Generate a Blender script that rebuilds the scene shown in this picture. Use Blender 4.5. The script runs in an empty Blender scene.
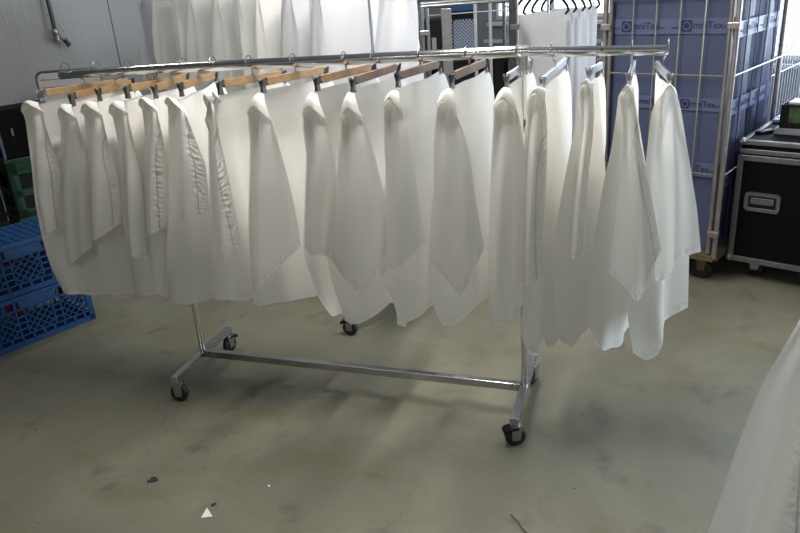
import bpy, bmesh, math, random
from mathutils import Vector, Matrix
random.seed(7)
S = bpy.context.scene
COL = S.collection
PI = math.pi
R = math.radians

# ------------------------------------------------------------------ materials
def nodes(name):
    m = bpy.data.materials.new(name); m.use_nodes = True
    nt = m.node_tree
    return m, nt, nt.nodes['Principled BSDF'], nt.nodes['Material Output']

def simple(name, col, rough=.5, metal=0., noise=0., nscale=20., bump=0., spec=.5):
    m, nt, b, out = nodes(name)
    b.inputs['Roughness'].default_value = rough
    b.inputs['Metallic'].default_value = metal
    b.inputs['Specular IOR Level'].default_value = spec
    tc = nt.nodes.new('ShaderNodeTexCoord')
    n = nt.nodes.new('ShaderNodeTexNoise'); n.inputs['Scale'].default_value = nscale; n.inputs['Detail'].default_value = 4
    nt.links.new(tc.outputs['Object'], n.inputs['Vector'])
    rp = nt.nodes.new('ShaderNodeValToRGB')
    rp.color_ramp.elements[0].position = .3; rp.color_ramp.elements[1].position = .7
    rp.color_ramp.elements[0].color = tuple(max(0, c*(1-noise)) for c in col) + (1,)
    rp.color_ramp.elements[1].color = tuple(min(1, c*(1+noise)) for c in col) + (1,)
    nt.links.new(n.outputs['Fac'], rp.inputs['Fac'])
    nt.links.new(rp.outputs['Color'], b.inputs['Base Color'])
    if bump:
        bp = nt.nodes.new('ShaderNodeBump'); bp.inputs['Strength'].default_value = bump; bp.inputs['Distance'].default_value = .01
        nt.links.new(n.outputs['Fac'], bp.inputs['Height']); nt.links.new(bp.outputs['Normal'], b.inputs['Normal'])
    return m

def mnode(nt, op, a, b=None, c=None):
    n = nt.nodes.new('ShaderNodeMath'); n.operation = op
    for i, v in enumerate((a, b, c)):
        if v is None: continue
        if isinstance(v, (int, float)): n.inputs[i].default_value = v
        else: nt.links.new(v, n.inputs[i])
    return n.outputs[0]

def fabric(name, col, pucker=.4, trans=.26, stitched=1.):
    """woven cloth: a seam stitched 3.5 cm inside the edge, puckers along the hem, thin enough to let light through"""
    m, nt, b, out = nodes(name)
    b.inputs['Roughness'].default_value = .62
    b.inputs['Specular IOR Level'].default_value = .35
    b.inputs['Sheen Weight'].default_value = .15
    uv = nt.nodes.new('ShaderNodeUVMap'); uv.uv_map = 'cloth'
    sp = nt.nodes.new('ShaderNodeSeparateXYZ'); nt.links.new(uv.outputs['UV'], sp.inputs[0])
    a, v = sp.outputs['X'], sp.outputs['Y']
    def band(val, c, w):      # 1 on the line, 0 away
        d = mnode(nt, 'ABSOLUTE', mnode(nt, 'SUBTRACT', val, c))
        return mnode(nt, 'SUBTRACT', 1., mnode(nt, 'MINIMUM', mnode(nt, 'DIVIDE', d, w), 1.))
    seam = mnode(nt, 'MAXIMUM', mnode(nt, 'MULTIPLY', band(a, .042, .0034), stitched), mnode(nt, 'MULTIPLY', band(v, .024, .003), .22))
    near_a = band(a, .034, .032); near_v = band(v, .012, .03)
    tc = nt.nodes.new('ShaderNodeTexCoord')
    nz = nt.nodes.new('ShaderNodeTexNoise'); nz.inputs['Scale'].default_value = 17; nz.inputs['Detail'].default_value = 2
    nt.links.new(tc.outputs['Object'], nz.inputs['Vector'])
    wob = mnode(nt, 'MULTIPLY', nz.outputs['Fac'], 22.)
    r1 = mnode(nt, 'SINE', mnode(nt, 'ADD', mnode(nt, 'ADD', mnode(nt, 'MULTIPLY', v, 290.), mnode(nt, 'MULTIPLY', a, -190.)), wob))
    r2 = mnode(nt, 'SINE', mnode(nt, 'ADD', mnode(nt, 'MULTIPLY', a, 300.), wob))
    rip = mnode(nt, 'ADD', mnode(nt, 'MULTIPLY', mnode(nt, 'MULTIPLY', r1, near_a), stitched), mnode(nt, 'MULTIPLY', mnode(nt, 'MULTIPLY', r2, near_v), .55))
    soft = nt.nodes.new('ShaderNodeTexNoise'); soft.inputs['Scale'].default_value = 14; soft.inputs['Detail'].default_value = 3
    nt.links.new(tc.outputs['Object'], soft.inputs['Vector'])
    h = mnode(nt, 'ADD', mnode(nt, 'MULTIPLY', rip, pucker), mnode(nt, 'MULTIPLY', soft.outputs['Fac'], .35))
    h = mnode(nt, 'SUBTRACT', h, mnode(nt, 'MULTIPLY', seam, .7))
    bp = nt.nodes.new('ShaderNodeBump'); bp.inputs['Strength'].default_value = .6; bp.inputs['Distance'].default_value = .006
    nt.links.new(h, bp.inputs['Height']); nt.links.new(bp.outputs['Normal'], b.inputs['Normal'])
    mx = nt.nodes.new('ShaderNodeMix'); mx.data_type = 'RGBA'
    mx.inputs[6].default_value = col + (1,); mx.inputs[7].default_value = tuple(c*.45 for c in col) + (1,)
    nt.links.new(seam, mx.inputs[0])
    nt.links.new(mx.outputs[2], b.inputs['Base Color'])
    tr = nt.nodes.new('ShaderNodeBsdfTranslucent')
    tr.inputs['Color'].default_value = (col[0], col[1]*.985, col[2]*.92, 1)
    nt.links.new(bp.outputs['Normal'], tr.inputs['Normal'])
    ms = nt.nodes.new('ShaderNodeMixShader'); ms.inputs[0].default_value = trans
    nt.links.new(b.outputs[0], ms.inputs[1]); nt.links.new(tr.outputs[0], ms.inputs[2])
    nt.links.new(ms.outputs[0], out.inputs['Surface'])
    return m

def floor_mat():
    m, nt, b, out = nodes('worn_sealed_concrete')
    tc = nt.nodes.new('ShaderNodeTexCoord')
    def noise(scale, detail, dist=0., vec=None, rough=.55):
        n = nt.nodes.new('ShaderNodeTexNoise'); n.inputs['Scale'].default_value = scale
        n.inputs['Detail'].default_value = detail; n.inputs['Distortion'].default_value = dist; n.inputs['Roughness'].default_value = rough
        nt.links.new(vec or tc.outputs['Object'], n.inputs['Vector']); return n.outputs['Fac']
    def ramp(f, p0, c0, p1, c1):
        r = nt.nodes.new('ShaderNodeValToRGB'); e = r.color_ramp.elements
        e[0].position = p0; e[0].color = c0 + (1,); e[1].position = p1; e[1].color = c1 + (1,)
        nt.links.new(f, r.inputs['Fac']); return r.outputs['Color']
    def mix(f, a, bb, mode='MIX'):
        x = nt.nodes.new('ShaderNodeMix'); x.data_type = 'RGBA'; x.blend_type = mode
        if isinstance(f, float): x.inputs[0].default_value = f
        else: nt.links.new(f, x.inputs[0])
        nt.links.new(a, x.inputs[6]); nt.links.new(bb, x.inputs[7]); return x.outputs[2]
    base = ramp(noise(1.3, 5, .6), .32, (.158,.152,.110), .70, (.240,.230,.168))
    mp = nt.nodes.new('ShaderNodeMapping'); mp.inputs['Rotation'].default_value = (0,0,R(35)); mp.inputs['Scale'].default_value = (1.6,2.6,1)
    nt.links.new(tc.outputs['Object'], mp.inputs['Vector'])
    smear = noise(1.5, 8, .35, mp.outputs['Vector'], .62)
    stain = ramp(smear, .52, (0,0,0), .70, (1,1,1))
    yellow = ramp(smear, .5, (.19,.165,.10), .8, (.155,.128,.072))
    c = mix(mnode(nt, 'MULTIPLY', stain, .75), base, yellow)
    gr = ramp(noise(4.5, 7, .3), .60, (0,0,0), .74, (1,1,1))
    grime = ramp(noise(2., 2), 0., (.095,.093,.078), 1., (.095,.093,.078))
    c = mix(mnode(nt, 'MULTIPLY', gr, .75), c, grime)
    fine = ramp(noise(160., 3), .3, (.80,.80,.80), .7, (1,1,1))
    c = mix(1., c, fine, 'MULTIPLY')
    spk = ramp(noise(26., 2), .74, (1,1,1), .79, (.42,.38,.32))
    c = mix(1., c, spk, 'MULTIPLY')
    nt.links.new(c, b.inputs['Base Color'])
    rr = ramp(noise(2.2, 5), .3, (.38,.38,.38), .7, (.55,.55,.55))
    nt.links.new(rr, b.inputs['Roughness'])
    b.inputs['Specular IOR Level'].default_value = .35
    bp = nt.nodes.new('ShaderNodeBump'); bp.inputs['Strength'].default_value = .12; bp.inputs['Distance'].default_value = .004
    nt.links.new(noise(55., 4), bp.inputs['Height']); nt.links.new(bp.outputs['Normal'], b.inputs['Normal'])
    return m

def wall_mat(name, col, period):
    """coated sheet sandwich panels with fine vertical ribs"""
    m, nt, b, out = nodes(name)
    b.inputs['Roughness'].default_value = .42
    tc = nt.nodes.new('ShaderNodeTexCoord')
    sp = nt.nodes.new('ShaderNodeSeparateXYZ'); nt.links.new(tc.outputs['Object'], sp.inputs[0])
    w = mnode(nt, 'SINE', mnode(nt, 'MULTIPLY', sp.outputs['X'], 2*PI/period))
    w = mnode(nt, 'POWER', mnode(nt, 'MAXIMUM', w, 0.), 6.)
    bp = nt.nodes.new('ShaderNodeBump'); bp.inputs['Strength'].default_value = .22; bp.inputs['Distance'].default_value = .004
    nt.links.new(w, bp.inputs['Height']); nt.links.new(bp.outputs['Normal'], b.inputs['Normal'])
    n = nt.nodes.new('ShaderNodeTexNoise'); n.inputs['Scale'].default_value = 1.2; n.inputs['Detail'].default_value = 4
    nt.links.new(tc.outputs['Object'], n.inputs['Vector'])
    rp = nt.nodes.new('ShaderNodeValToRGB')
    rp.color_ramp.elements[0].color = tuple(c*.93 for c in col) + (1,); rp.color_ramp.elements[1].color = col + (1,)
    nt.links.new(n.outputs['Fac'], rp.inputs['Fac']); nt.links.new(rp.outputs['Color'], b.inputs['Base Color'])
    return m

def emit(name, col, s):
    m, nt, b, out = nodes(name)
    b.inputs['Base Color'].default_value = col + (1,)
    b.inputs['Emission Color'].default_value = col + (1,); b.inputs['Emission Strength'].default_value = s
    return m

def plastic_film(name, col, trans=.35):
    m, nt, b, out = nodes(name)
    tc = nt.nodes.new('ShaderNodeTexCoord')
    n = nt.nodes.new('ShaderNodeTexNoise'); n.inputs['Scale'].default_value = 3; n.inputs['Detail'].default_value = 3
    mp = nt.nodes.new('ShaderNodeMapping'); mp.inputs['Scale'].default_value = (3,3,.7)
    nt.links.new(tc.outputs['Object'], mp.inputs['Vector']); nt.links.new(mp.outputs['Vector'], n.inputs['Vector'])
    rp = nt.nodes.new('ShaderNodeValToRGB')
    rp.color_ramp.elements[0].color = tuple(c*.85 for c in col) + (1,); rp.color_ramp.elements[1].color = col + (1,)
    nt.links.new(n.outputs['Fac'], rp.inputs['Fac']); nt.links.new(rp.outputs['Color'], b.inputs['Base Color'])
    b.inputs['Roughness'].default_value = .38
    bp = nt.nodes.new('ShaderNodeBump'); bp.inputs['Strength'].default_value = .5; bp.inputs['Distance'].default_value = .02
    nt.links.new(n.outputs['Fac'], bp.inputs['Height']); nt.links.new(bp.outputs['Normal'], b.inputs['Normal'])
    tr = nt.nodes.new('ShaderNodeBsdfTranslucent'); tr.inputs['Color'].default_value = col + (1,)
    ms = nt.nodes.new('ShaderNodeMixShader'); ms.inputs[0].default_value = trans
    nt.links.new(b.outputs[0], ms.inputs[1]); nt.links.new(tr.outputs[0], ms.inputs[2]); nt.links.new(ms.outputs[0], out.inputs['Surface'])
    return m

M = dict(
    cover=fabric('white_cover_cloth', (.89,.88,.85), .5, stitched=0.),
    cover_s=fabric('white_cover_cloth_seamed', (.89,.875,.84), .18),
    cover_p=fabric('white_cover_cloth_puckered', (.89,.88,.85), .5),
    cover_daytint=fabric('white_cover_cloth_day_tinted', (.70,.70,.725), .4, stitched=0.),  # blue cast of window daylight mixed into the cloth colour
    linen=fabric('white_linen', (.86,.85,.86), .1, .22, 0.),
    chrome=simple('chrome_tube', (.72,.72,.72), .13, 1., .04),
    steel=simple('zinc_steel', (.40,.40,.40), .32, 1., .12, 30),
    silver=simple('satin_aluminium', (.62,.62,.64), .32, 1., .06, 30),
    clip=simple('dark_steel_clip', (.22,.22,.23), .3, 1., .1),
    wood=simple('varnished_beech', (.31,.19,.09), .38, 0., .18, 40),
    wood_d=simple('darker_varnished_wood', (.20,.125,.078), .38, 0., .18, 40),
    rubber=simple('black_rubber', (.012,.012,.013), .5, 0., .2),
    hub=simple('grey_wheel_hub', (.24,.24,.25), .4, 0., .1),
    floor=floor_mat(),
    wall=wall_mat('grey_sandwich_panel', (.31,.305,.285), .075),
    wall_b=wall_mat('grey_blue_panel', (.27,.30,.35), .25),
    ceil=simple('white_ceiling_sheet', (.36,.36,.35), .6),
    basemetal=simple('dull_chrome_tube', (.50,.50,.52), .2, 1., .08),
    seam=simple('dark_panel_joint', (.05,.05,.05), .6),
    pipe=simple('dark_steel_pipe', (.07,.07,.075), .4, .6, .2),
    brass=simple('worn_brass', (.30,.27,.22), .35, .9, .2),
    blue=simple('blue_crate_plastic', (.005,.054,.165), .42, 0., .12, 12),
    green=simple('green_crate_plastic', (.004,.042,.018), .5, 0., .2, 12),
    red=simple('red_plastic', (.45,.02,.015), .4),
    black=simple('black_laminate', (.0045,.004,.0045), .65, 0., .3, 60, .1, .1),
    blackp=simple('black_plastic', (.007,.007,.008), .5, spec=.25),
    alu=simple('brushed_aluminium_edge', (.23,.23,.24), .42, .9, .12, 40),
    grille=simple('pale_lattice_plastic', (.30,.36,.48), .5),
    film=plastic_film('blue_plastic_film', (.118,.142,.245), .34),
    ink=simple('dark_blue_print', (.009,.012,.07), .5),
    band=simple('printed_blue_band', (.094,.114,.208), .45),
    cage=simple('galvanised_tube', (.38,.34,.32), .38, .8, .15, 20),
    cagedark=simple('dull_dark_steel', (.09,.085,.085), .45, .6, .2, 20),
    wire=simple('yellow_passivated_wire', (.48,.46,.30), .35, .8, .1, 20),
    wirew=simple('bright_galvanised_wire', (.62,.64,.68), .35, .7, .1, 20),
    yellow=simple('yellow_passivated_steel', (.17,.145,.075), .45, .5, .2, 20),
    white=simple('white_coated_board', (.66,.66,.65), .45, 0., .03),
    grey=simple('grey_plastic', (.28,.28,.29), .5),
    paper=simple('white_paper', (.85,.85,.82), .7),
    dirt=simple('dark_dirt', (.035,.03,.022), .8, 0., .4, 200),
    twig=simple('brown_twig', (.10,.07,.04), .8),
    leaf=simple('green_cloth', (.05,.09,.03), .6, 0., .6, 18),
    tape=simple('pale_blue_film_stack', (.45,.55,.75), .4),
    day=emit('daylight_pane', (.80,.90,1.), 1.6),
    tube=emit('fluorescent_tube', (1.,.97,.92), 8.),
    violet=simple('dull_violet_cloth', (.16,.14,.24), .7, 0., .2, 30),
)

# ------------------------------------------------------------------ mesh builder
class MB:
    def __init__(s): s.v = []; s.f = []; s.uv = {}; s.sm = []
    def add(s, vs, fs, smooth=False, uvs=None):
        o = len(s.v); s.v += [tuple(p) for p in vs]
        for f in fs: s.f.append(tuple(i+o for i in f)); s.sm.append(smooth)
        if uvs:
            for i, u in enumerate(uvs): s.uv[o+i] = u
        return s
    def box(s, c, d, rot=None):
        x, y, z = (k/2 for k in d); c = Vector(c)
        pts = [Vector(p) for p in ((-x,-y,-z),(x,-y,-z),(x,y,-z),(-x,y,-z),(-x,-y,z),(x,-y,z),(x,y,z),(-x,y,z))]
        if rot is not None: pts = [rot @ p for p in pts]
        return s.add([p+c for p in pts], [(0,3,2,1),(4,5,6,7),(0,1,5,4),(1,2,6,5),(2,3,7,6),(3,0,4,7)])
    def bar(s, a, b, w, h=None, up=(0,0,1)):
        a, b = Vector(a), Vector(b); h = h or w
        d = (b-a).normalized(); u = Vector(up)
        if abs(d.dot(u)) > .98: u = Vector((0,1,0))
        r = d.cross(u).normalized(); u = r.cross(d).normalized()
        rot = Matrix((d, r, u)).transposed()
        return s.box((a+b)/2, ((b-a).length, w, h), rot)
    def tube(s, pts, r, n=10, cap=True, rs=None, phase=0., smooth=True):
        pts = [Vector(p) for p in pts]; k = len(pts); vs = []; fs = []
        prev = None
        for i, p in enumerate(pts):
            t = (pts[min(i+1,k-1)] - pts[max(i-1,0)]).normalized()
            if prev is None:
                q = Vector((0,0,1)) if abs(t.z) < .9 else Vector((1,0,0))
                u = (q - t*q.dot(t)).normalized()
            else:
                u = (prev - t*prev.dot(t)).normalized()
            prev = u; w = t.cross(u); rr = rs[i] if rs else r
            for j in range(n):
                a = 2*PI*j/n + phase; vs.append(p + (u*math.cos(a) + w*math.sin(a))*rr)
        for i in range(k-1):
            for j in range(n):
                fs.append((i*n+j, i*n+(j+1)%n, (i+1)*n+(j+1)%n, (i+1)*n+j))
        if cap:
            fs.append(tuple(range(n))[::-1]); fs.append(tuple((k-1)*n+j for j in range(n)))
        return s.add(vs, fs, smooth)
    def lathe(s, prof, c, axis='z', n=20):
        vs = []; fs = []; k = len(prof)
        for r, h in prof:
            for j in range(n):
                a = 2*PI*j/n; x, y = r*math.cos(a), r*math.sin(a)
                p = (x, y, h) if axis == 'z' else ((h, x, y) if axis == 'x' else (y, h, x))
                vs.append((p[0]+c[0], p[1]+c[1], p[2]+c[2]))
        for i in range(k-1):
            for j in range(n): fs.append((i*n+j, i*n+(j+1)%n, (i+1)*n+(j+1)%n, (i+1)*n+j))
        return s.add(vs, fs, True)
    def prism(s, outline, t, place):
        """outline in 2D, thickness t; place maps (x, y, h) to 3D"""
        n = len(outline)
        vs = [place(x, y, 0) for x, y in outline] + [place(x, y, t) for x, y in outline]
        fs = [tuple(range(n))[::-1], tuple(range(n, 2*n))] + [(i, (i+1)%n, n+(i+1)%n, n+i) for i in range(n)]
        return s.add(vs, fs)
    def build(s, name, mat, parent=None, loc=(0,0,0), rz=0., bevel=0., recalc=True):
        me = bpy.data.meshes.new(name); me.from_pydata(s.v, [], s.f)
        if s.uv:
            ul = me.uv_layers.new(name='cloth')
            for l in me.loops: ul.data[l.index].uv = s.uv.get(l.vertex_index, (9,9))
        for p, q in zip(me.polygons, s.sm): p.use_smooth = q
        if recalc:
            bm = bmesh.new(); bm.from_mesh(me); bmesh.ops.recalc_face_normals(bm, faces=bm.faces); bm.to_mesh(me); bm.free()
        if any(s.sm): me.set_sharp_from_angle(angle=R(50))
        me.materials.append(mat)
        o = bpy.data.objects.new(name, me); COL.objects.link(o)
        o.parent = parent; o.location = loc; o.rotation_euler = (0,0,rz)
        if bevel:
            b = o.modifiers.new('edge', 'BEVEL'); b.width = bevel; b.segments = 2; b.limit_method = 'ANGLE'; b.angle_limit = R(40)
        return o

def tag(o, label=None, cat=None, group=None, kind=None):
    if label: o['label'] = label
    if cat: o['category'] = cat
    if group: o['group'] = group
    if kind: o['kind'] = kind
    return o
def thing(name, label, cat, loc=(0,0,0), rz=0., group=None):
    o = bpy.data.objects.new(name, None); COL.objects.link(o); o.empty_display_size = .05
    o.location = loc; o.rotation_euler = (0,0,rz)
    return tag(o, label, cat, group)
def structure(o): o['kind'] = 'structure'; return o
def copy_tree(o, parent=None):
    c = o.copy(); COL.objects.link(c); c.parent = parent
    for ch in [x for x in COL.objects if x.parent == o]: copy_tree(ch, c)
    return c
def lerp(a, b, t): return a + (b-a)*t

# ------------------------------------------------------------------ cloth
def resample(pts, n):
    pts = [Vector(p) for p in pts]
    # smooth with Catmull-Rom, then spread evenly by length
    dense = []
    for i in range(len(pts)-1):
        p0, p1, p2, p3 = pts[max(i-1,0)], pts[i], pts[i+1], pts[min(i+2,len(pts)-1)]
        for k in range(8):
            t = k/8
            cr = .5*((2*p1)+(p2-p0)*t+(2*p0-5*p1+4*p2-p3)*t*t+(3*p1-p0-3*p2+p3)*t**3)
            dense.append(lerp(p1.lerp(p2, t), cr, .6))
    dense.append(pts[-1])
    L = [0]
    for a, b in zip(dense, dense[1:]): L.append(L[-1]+(b-a).length)
    out = []; j = 0
    for k in range(n+1):
        d = L[-1]*k/n
        while j < len(L)-2 and L[j+1] < d: j += 1
        t = 0 if L[j+1] == L[j] else (d-L[j])/(L[j+1]-L[j])
        out.append(dense[j].lerp(dense[j+1], min(1,max(0,t))))
    return out

def coons(top, right, bottom, left):
    """top/bottom nq+1 points left to right, left/right nt+1 points top to bottom"""
    nq, nt = len(top)-1, len(left)-1
    g = []
    for j in range(nt+1):
        t = j/nt; row = []
        for i in range(nq+1):
            q = i/nq
            row.append(top[i]*(1-t)+bottom[i]*t + left[j]*(1-q)+right[j]*q
                       - (top[0]*(1-q)*(1-t)+top[-1]*q*(1-t)+bottom[0]*(1-q)*t+bottom[-1]*q*t))
        g.append(row)
    return g

def grid(mb, g, seam_right=False, hem=True):
    nr, nc = len(g), len(g[0]); uvs = []
    for j in range(nr):
        acc = [0]*nc
        for i in range(nc-2, -1, -1): acc[i] = acc[i+1] + (g[j][i+1]-g[j][i]).length
        for i in range(nc):
            b = (g[-1][i]-g[j][i]).length
            uvs.append((acc[i]+.2*math.exp(-max(0,j-5)/3.5) if seam_right else 5., b if hem else 5.))
    mb.add([p for row in g for p in row],
           [(j*nc+i, j*nc+i+1, (j+1)*nc+i+1, (j+1)*nc+i) for j in range(nr-1) for i in range(nc-1)], True, uvs)

def flap(mb, N, H, A, Lp, Rp, B, yb, rnd, nq=22, nt=34):
    """the near end of the cloth folded over the clip: a small lit hood, a recess beneath it, then a tapering fall"""
    P = lambda p, y: Vector((p[0], y, p[1]))
    h, a = P(H, yb+.01), P(A, yb+.015)
    mid = (h+a)/2 + Vector((0, -.022, .042 if (A[0]-H[0]) > .03 else .004))
    top = resample([h, h.lerp(mid,.6)+Vector((0,-.008,.006)), mid, a.lerp(mid,.6)+Vector((0,-.008,.003)), a], nq)
    left = resample([h]+[P(p, yb+.012) for p in Lp], nt)
    right = resample([a]+[P(p, yb) for p in Rp], nt)
    bottom = resample([left[-1]]+[P(p, yb) for p in B]+[right[-1]], nq)
    g = coons(top, right, bottom, left)
    ph, f1, am = rnd.uniform(0,6), rnd.uniform(.9,1.5), rnd.uniform(.010,.019)
    for j in range(nt+1):
        t = j/nt
        w = (g[j][-1]-g[j][0]).length
        for i in range(nq+1):
            q = i/nq
            env = math.sin(PI*q)
            rec = (.050*math.exp(-((q-.22)/.16)**2)*math.exp(-t/.13) + .040*min(1,6*q)*min(1,5*(1-q))*math.exp(-t/.22))*min(1, t/.03)*min(1,w/.07)   # hollow under the hood
            bul = -(.14*w)*env*min(1, t*2.2)
            fold = am*env*math.sin(2*PI*f1*q+ph+1.3*t)*min(1, t*1.5)
            g[j][i] = g[j][i] + Vector((0, rec+bul+fold, 0))
    n0 = P(N, -.195)
    cap = []
    for k in range(5):
        s = k/5
        cap.append([ (n0+Vector((lerp(-.012,.012,i/nq),0,0))).lerp(g[0][i], s) + Vector((0,-.012*math.sin(PI*s),.010*math.sin(PI*s))) for i in range(nq+1)])
    grid(mb, cap+g, True)

def cover_mesh(c, k, nq=14, nt=34):
    """one hanging cover in its hanger's own frame: x along the rail, y from the near clip (-) to the far clip (+)"""
    rnd = random.Random(100+k)
    mb = MB()
    P = lambda p, y: Vector((p[0], y, p[1]))
    Fc = Vector((c['fx'], .19, c['fz']-.012)); Nc = P(c['N'], -.192)
    flap(mb, c['N'], c['H'], c['A'], c['L'], c['R'], c['B'], -.238, rnd)
    if 'L3' in c:
        flap(mb, c['N'], (c['N'][0]-.012, c['N'][1]-.02), (c['N'][0]+.02, c['N'][1]-.02), c['L2'], c['R2'], c['B2'], -.214, rnd)
        L2, R2, B2 = c['L3'], c['R3'], c['B3']
    else: L2, R2, B2 = c['L2'], c['R2'], c['B2']
    # main sheet: fold line L2 -> front belly -> R2 -> far edge -> drooping far end
    zb = R2[-1][1]
    left = resample([P(c['H'], -.21)]+[P(p, -.208) for p in L2], nt)
    m0 = Nc.lerp(Fc, .36)
    mid = resample([m0]+[P(p, -.055) for p in R2], nt)
    top = resample([left[0], Nc, m0], nq)
    bot = resample([left[-1]]+[P(p, lerp(-.2, -.08, (i+1)/(len(B2)+1))) for i, p in enumerate(B2)]+[mid[-1]], nq)
    g = coons(top, mid, bot, left)
    ph = rnd.uniform(0,6)
    for j in range(nt+1):
        t = j/nt
        for i in range(nq+1):
            q = i/nq; e = math.sin(PI*q)
            g[j][i] = g[j][i] + Vector((0, -.022*e*min(1,t*1.5) + .010*e*t*math.sin(2*PI*1.6*q+ph), 0))
    far = resample([Fc, Fc+Vector((.006,.012,-.25)), Vector((c['fx']+.02, .205, zb+.25)), Vector((c['fx']+.03, .2, zb+.01))], nt)
    nb = 12
    b1 = coons(resample([m0, m0.lerp(Fc,.5)+Vector((0,0,-.007)), Fc], nb), far,
               resample([mid[-1], mid[-1].lerp(far[-1],.5)+Vector((.012,0,-.004)), far[-1]], nb), mid)
    sgn = rnd.choice((-1,1))
    for j in range(nt+1):
        t = j/nt
        for i in range(nb+1):
            q = i/nb; e = math.sin(PI*q)
            b1[j][i] = b1[j][i] + Vector((sgn*.012*e*math.sin(2*PI*1.2*q+ph+t)*min(1,t*2), 0, 0))
    E0 = Fc + Vector((.012+rnd.uniform(0,.012), .055, -.075))
    end = resample([E0, E0+Vector((.008,.01,-.2)), E0+Vector((-.004,-.02,-.42)), E0+Vector((-.01,-.045,-.6))], nt)
    ne = 6
    b2 = coons(resample([Fc, Fc.lerp(E0,.5)+Vector((0,.006,.014)), E0], ne), end, resample([far[-1], end[-1]], ne), far)
    full = [g[j] + b1[j][1:] + b2[j][1:] for j in range(nt+1)]
    grid(mb, full)
    hx = c['hook']
    mb.v = [(x-hx, y, z) for x, y, z in mb.v]
    return mb
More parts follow.
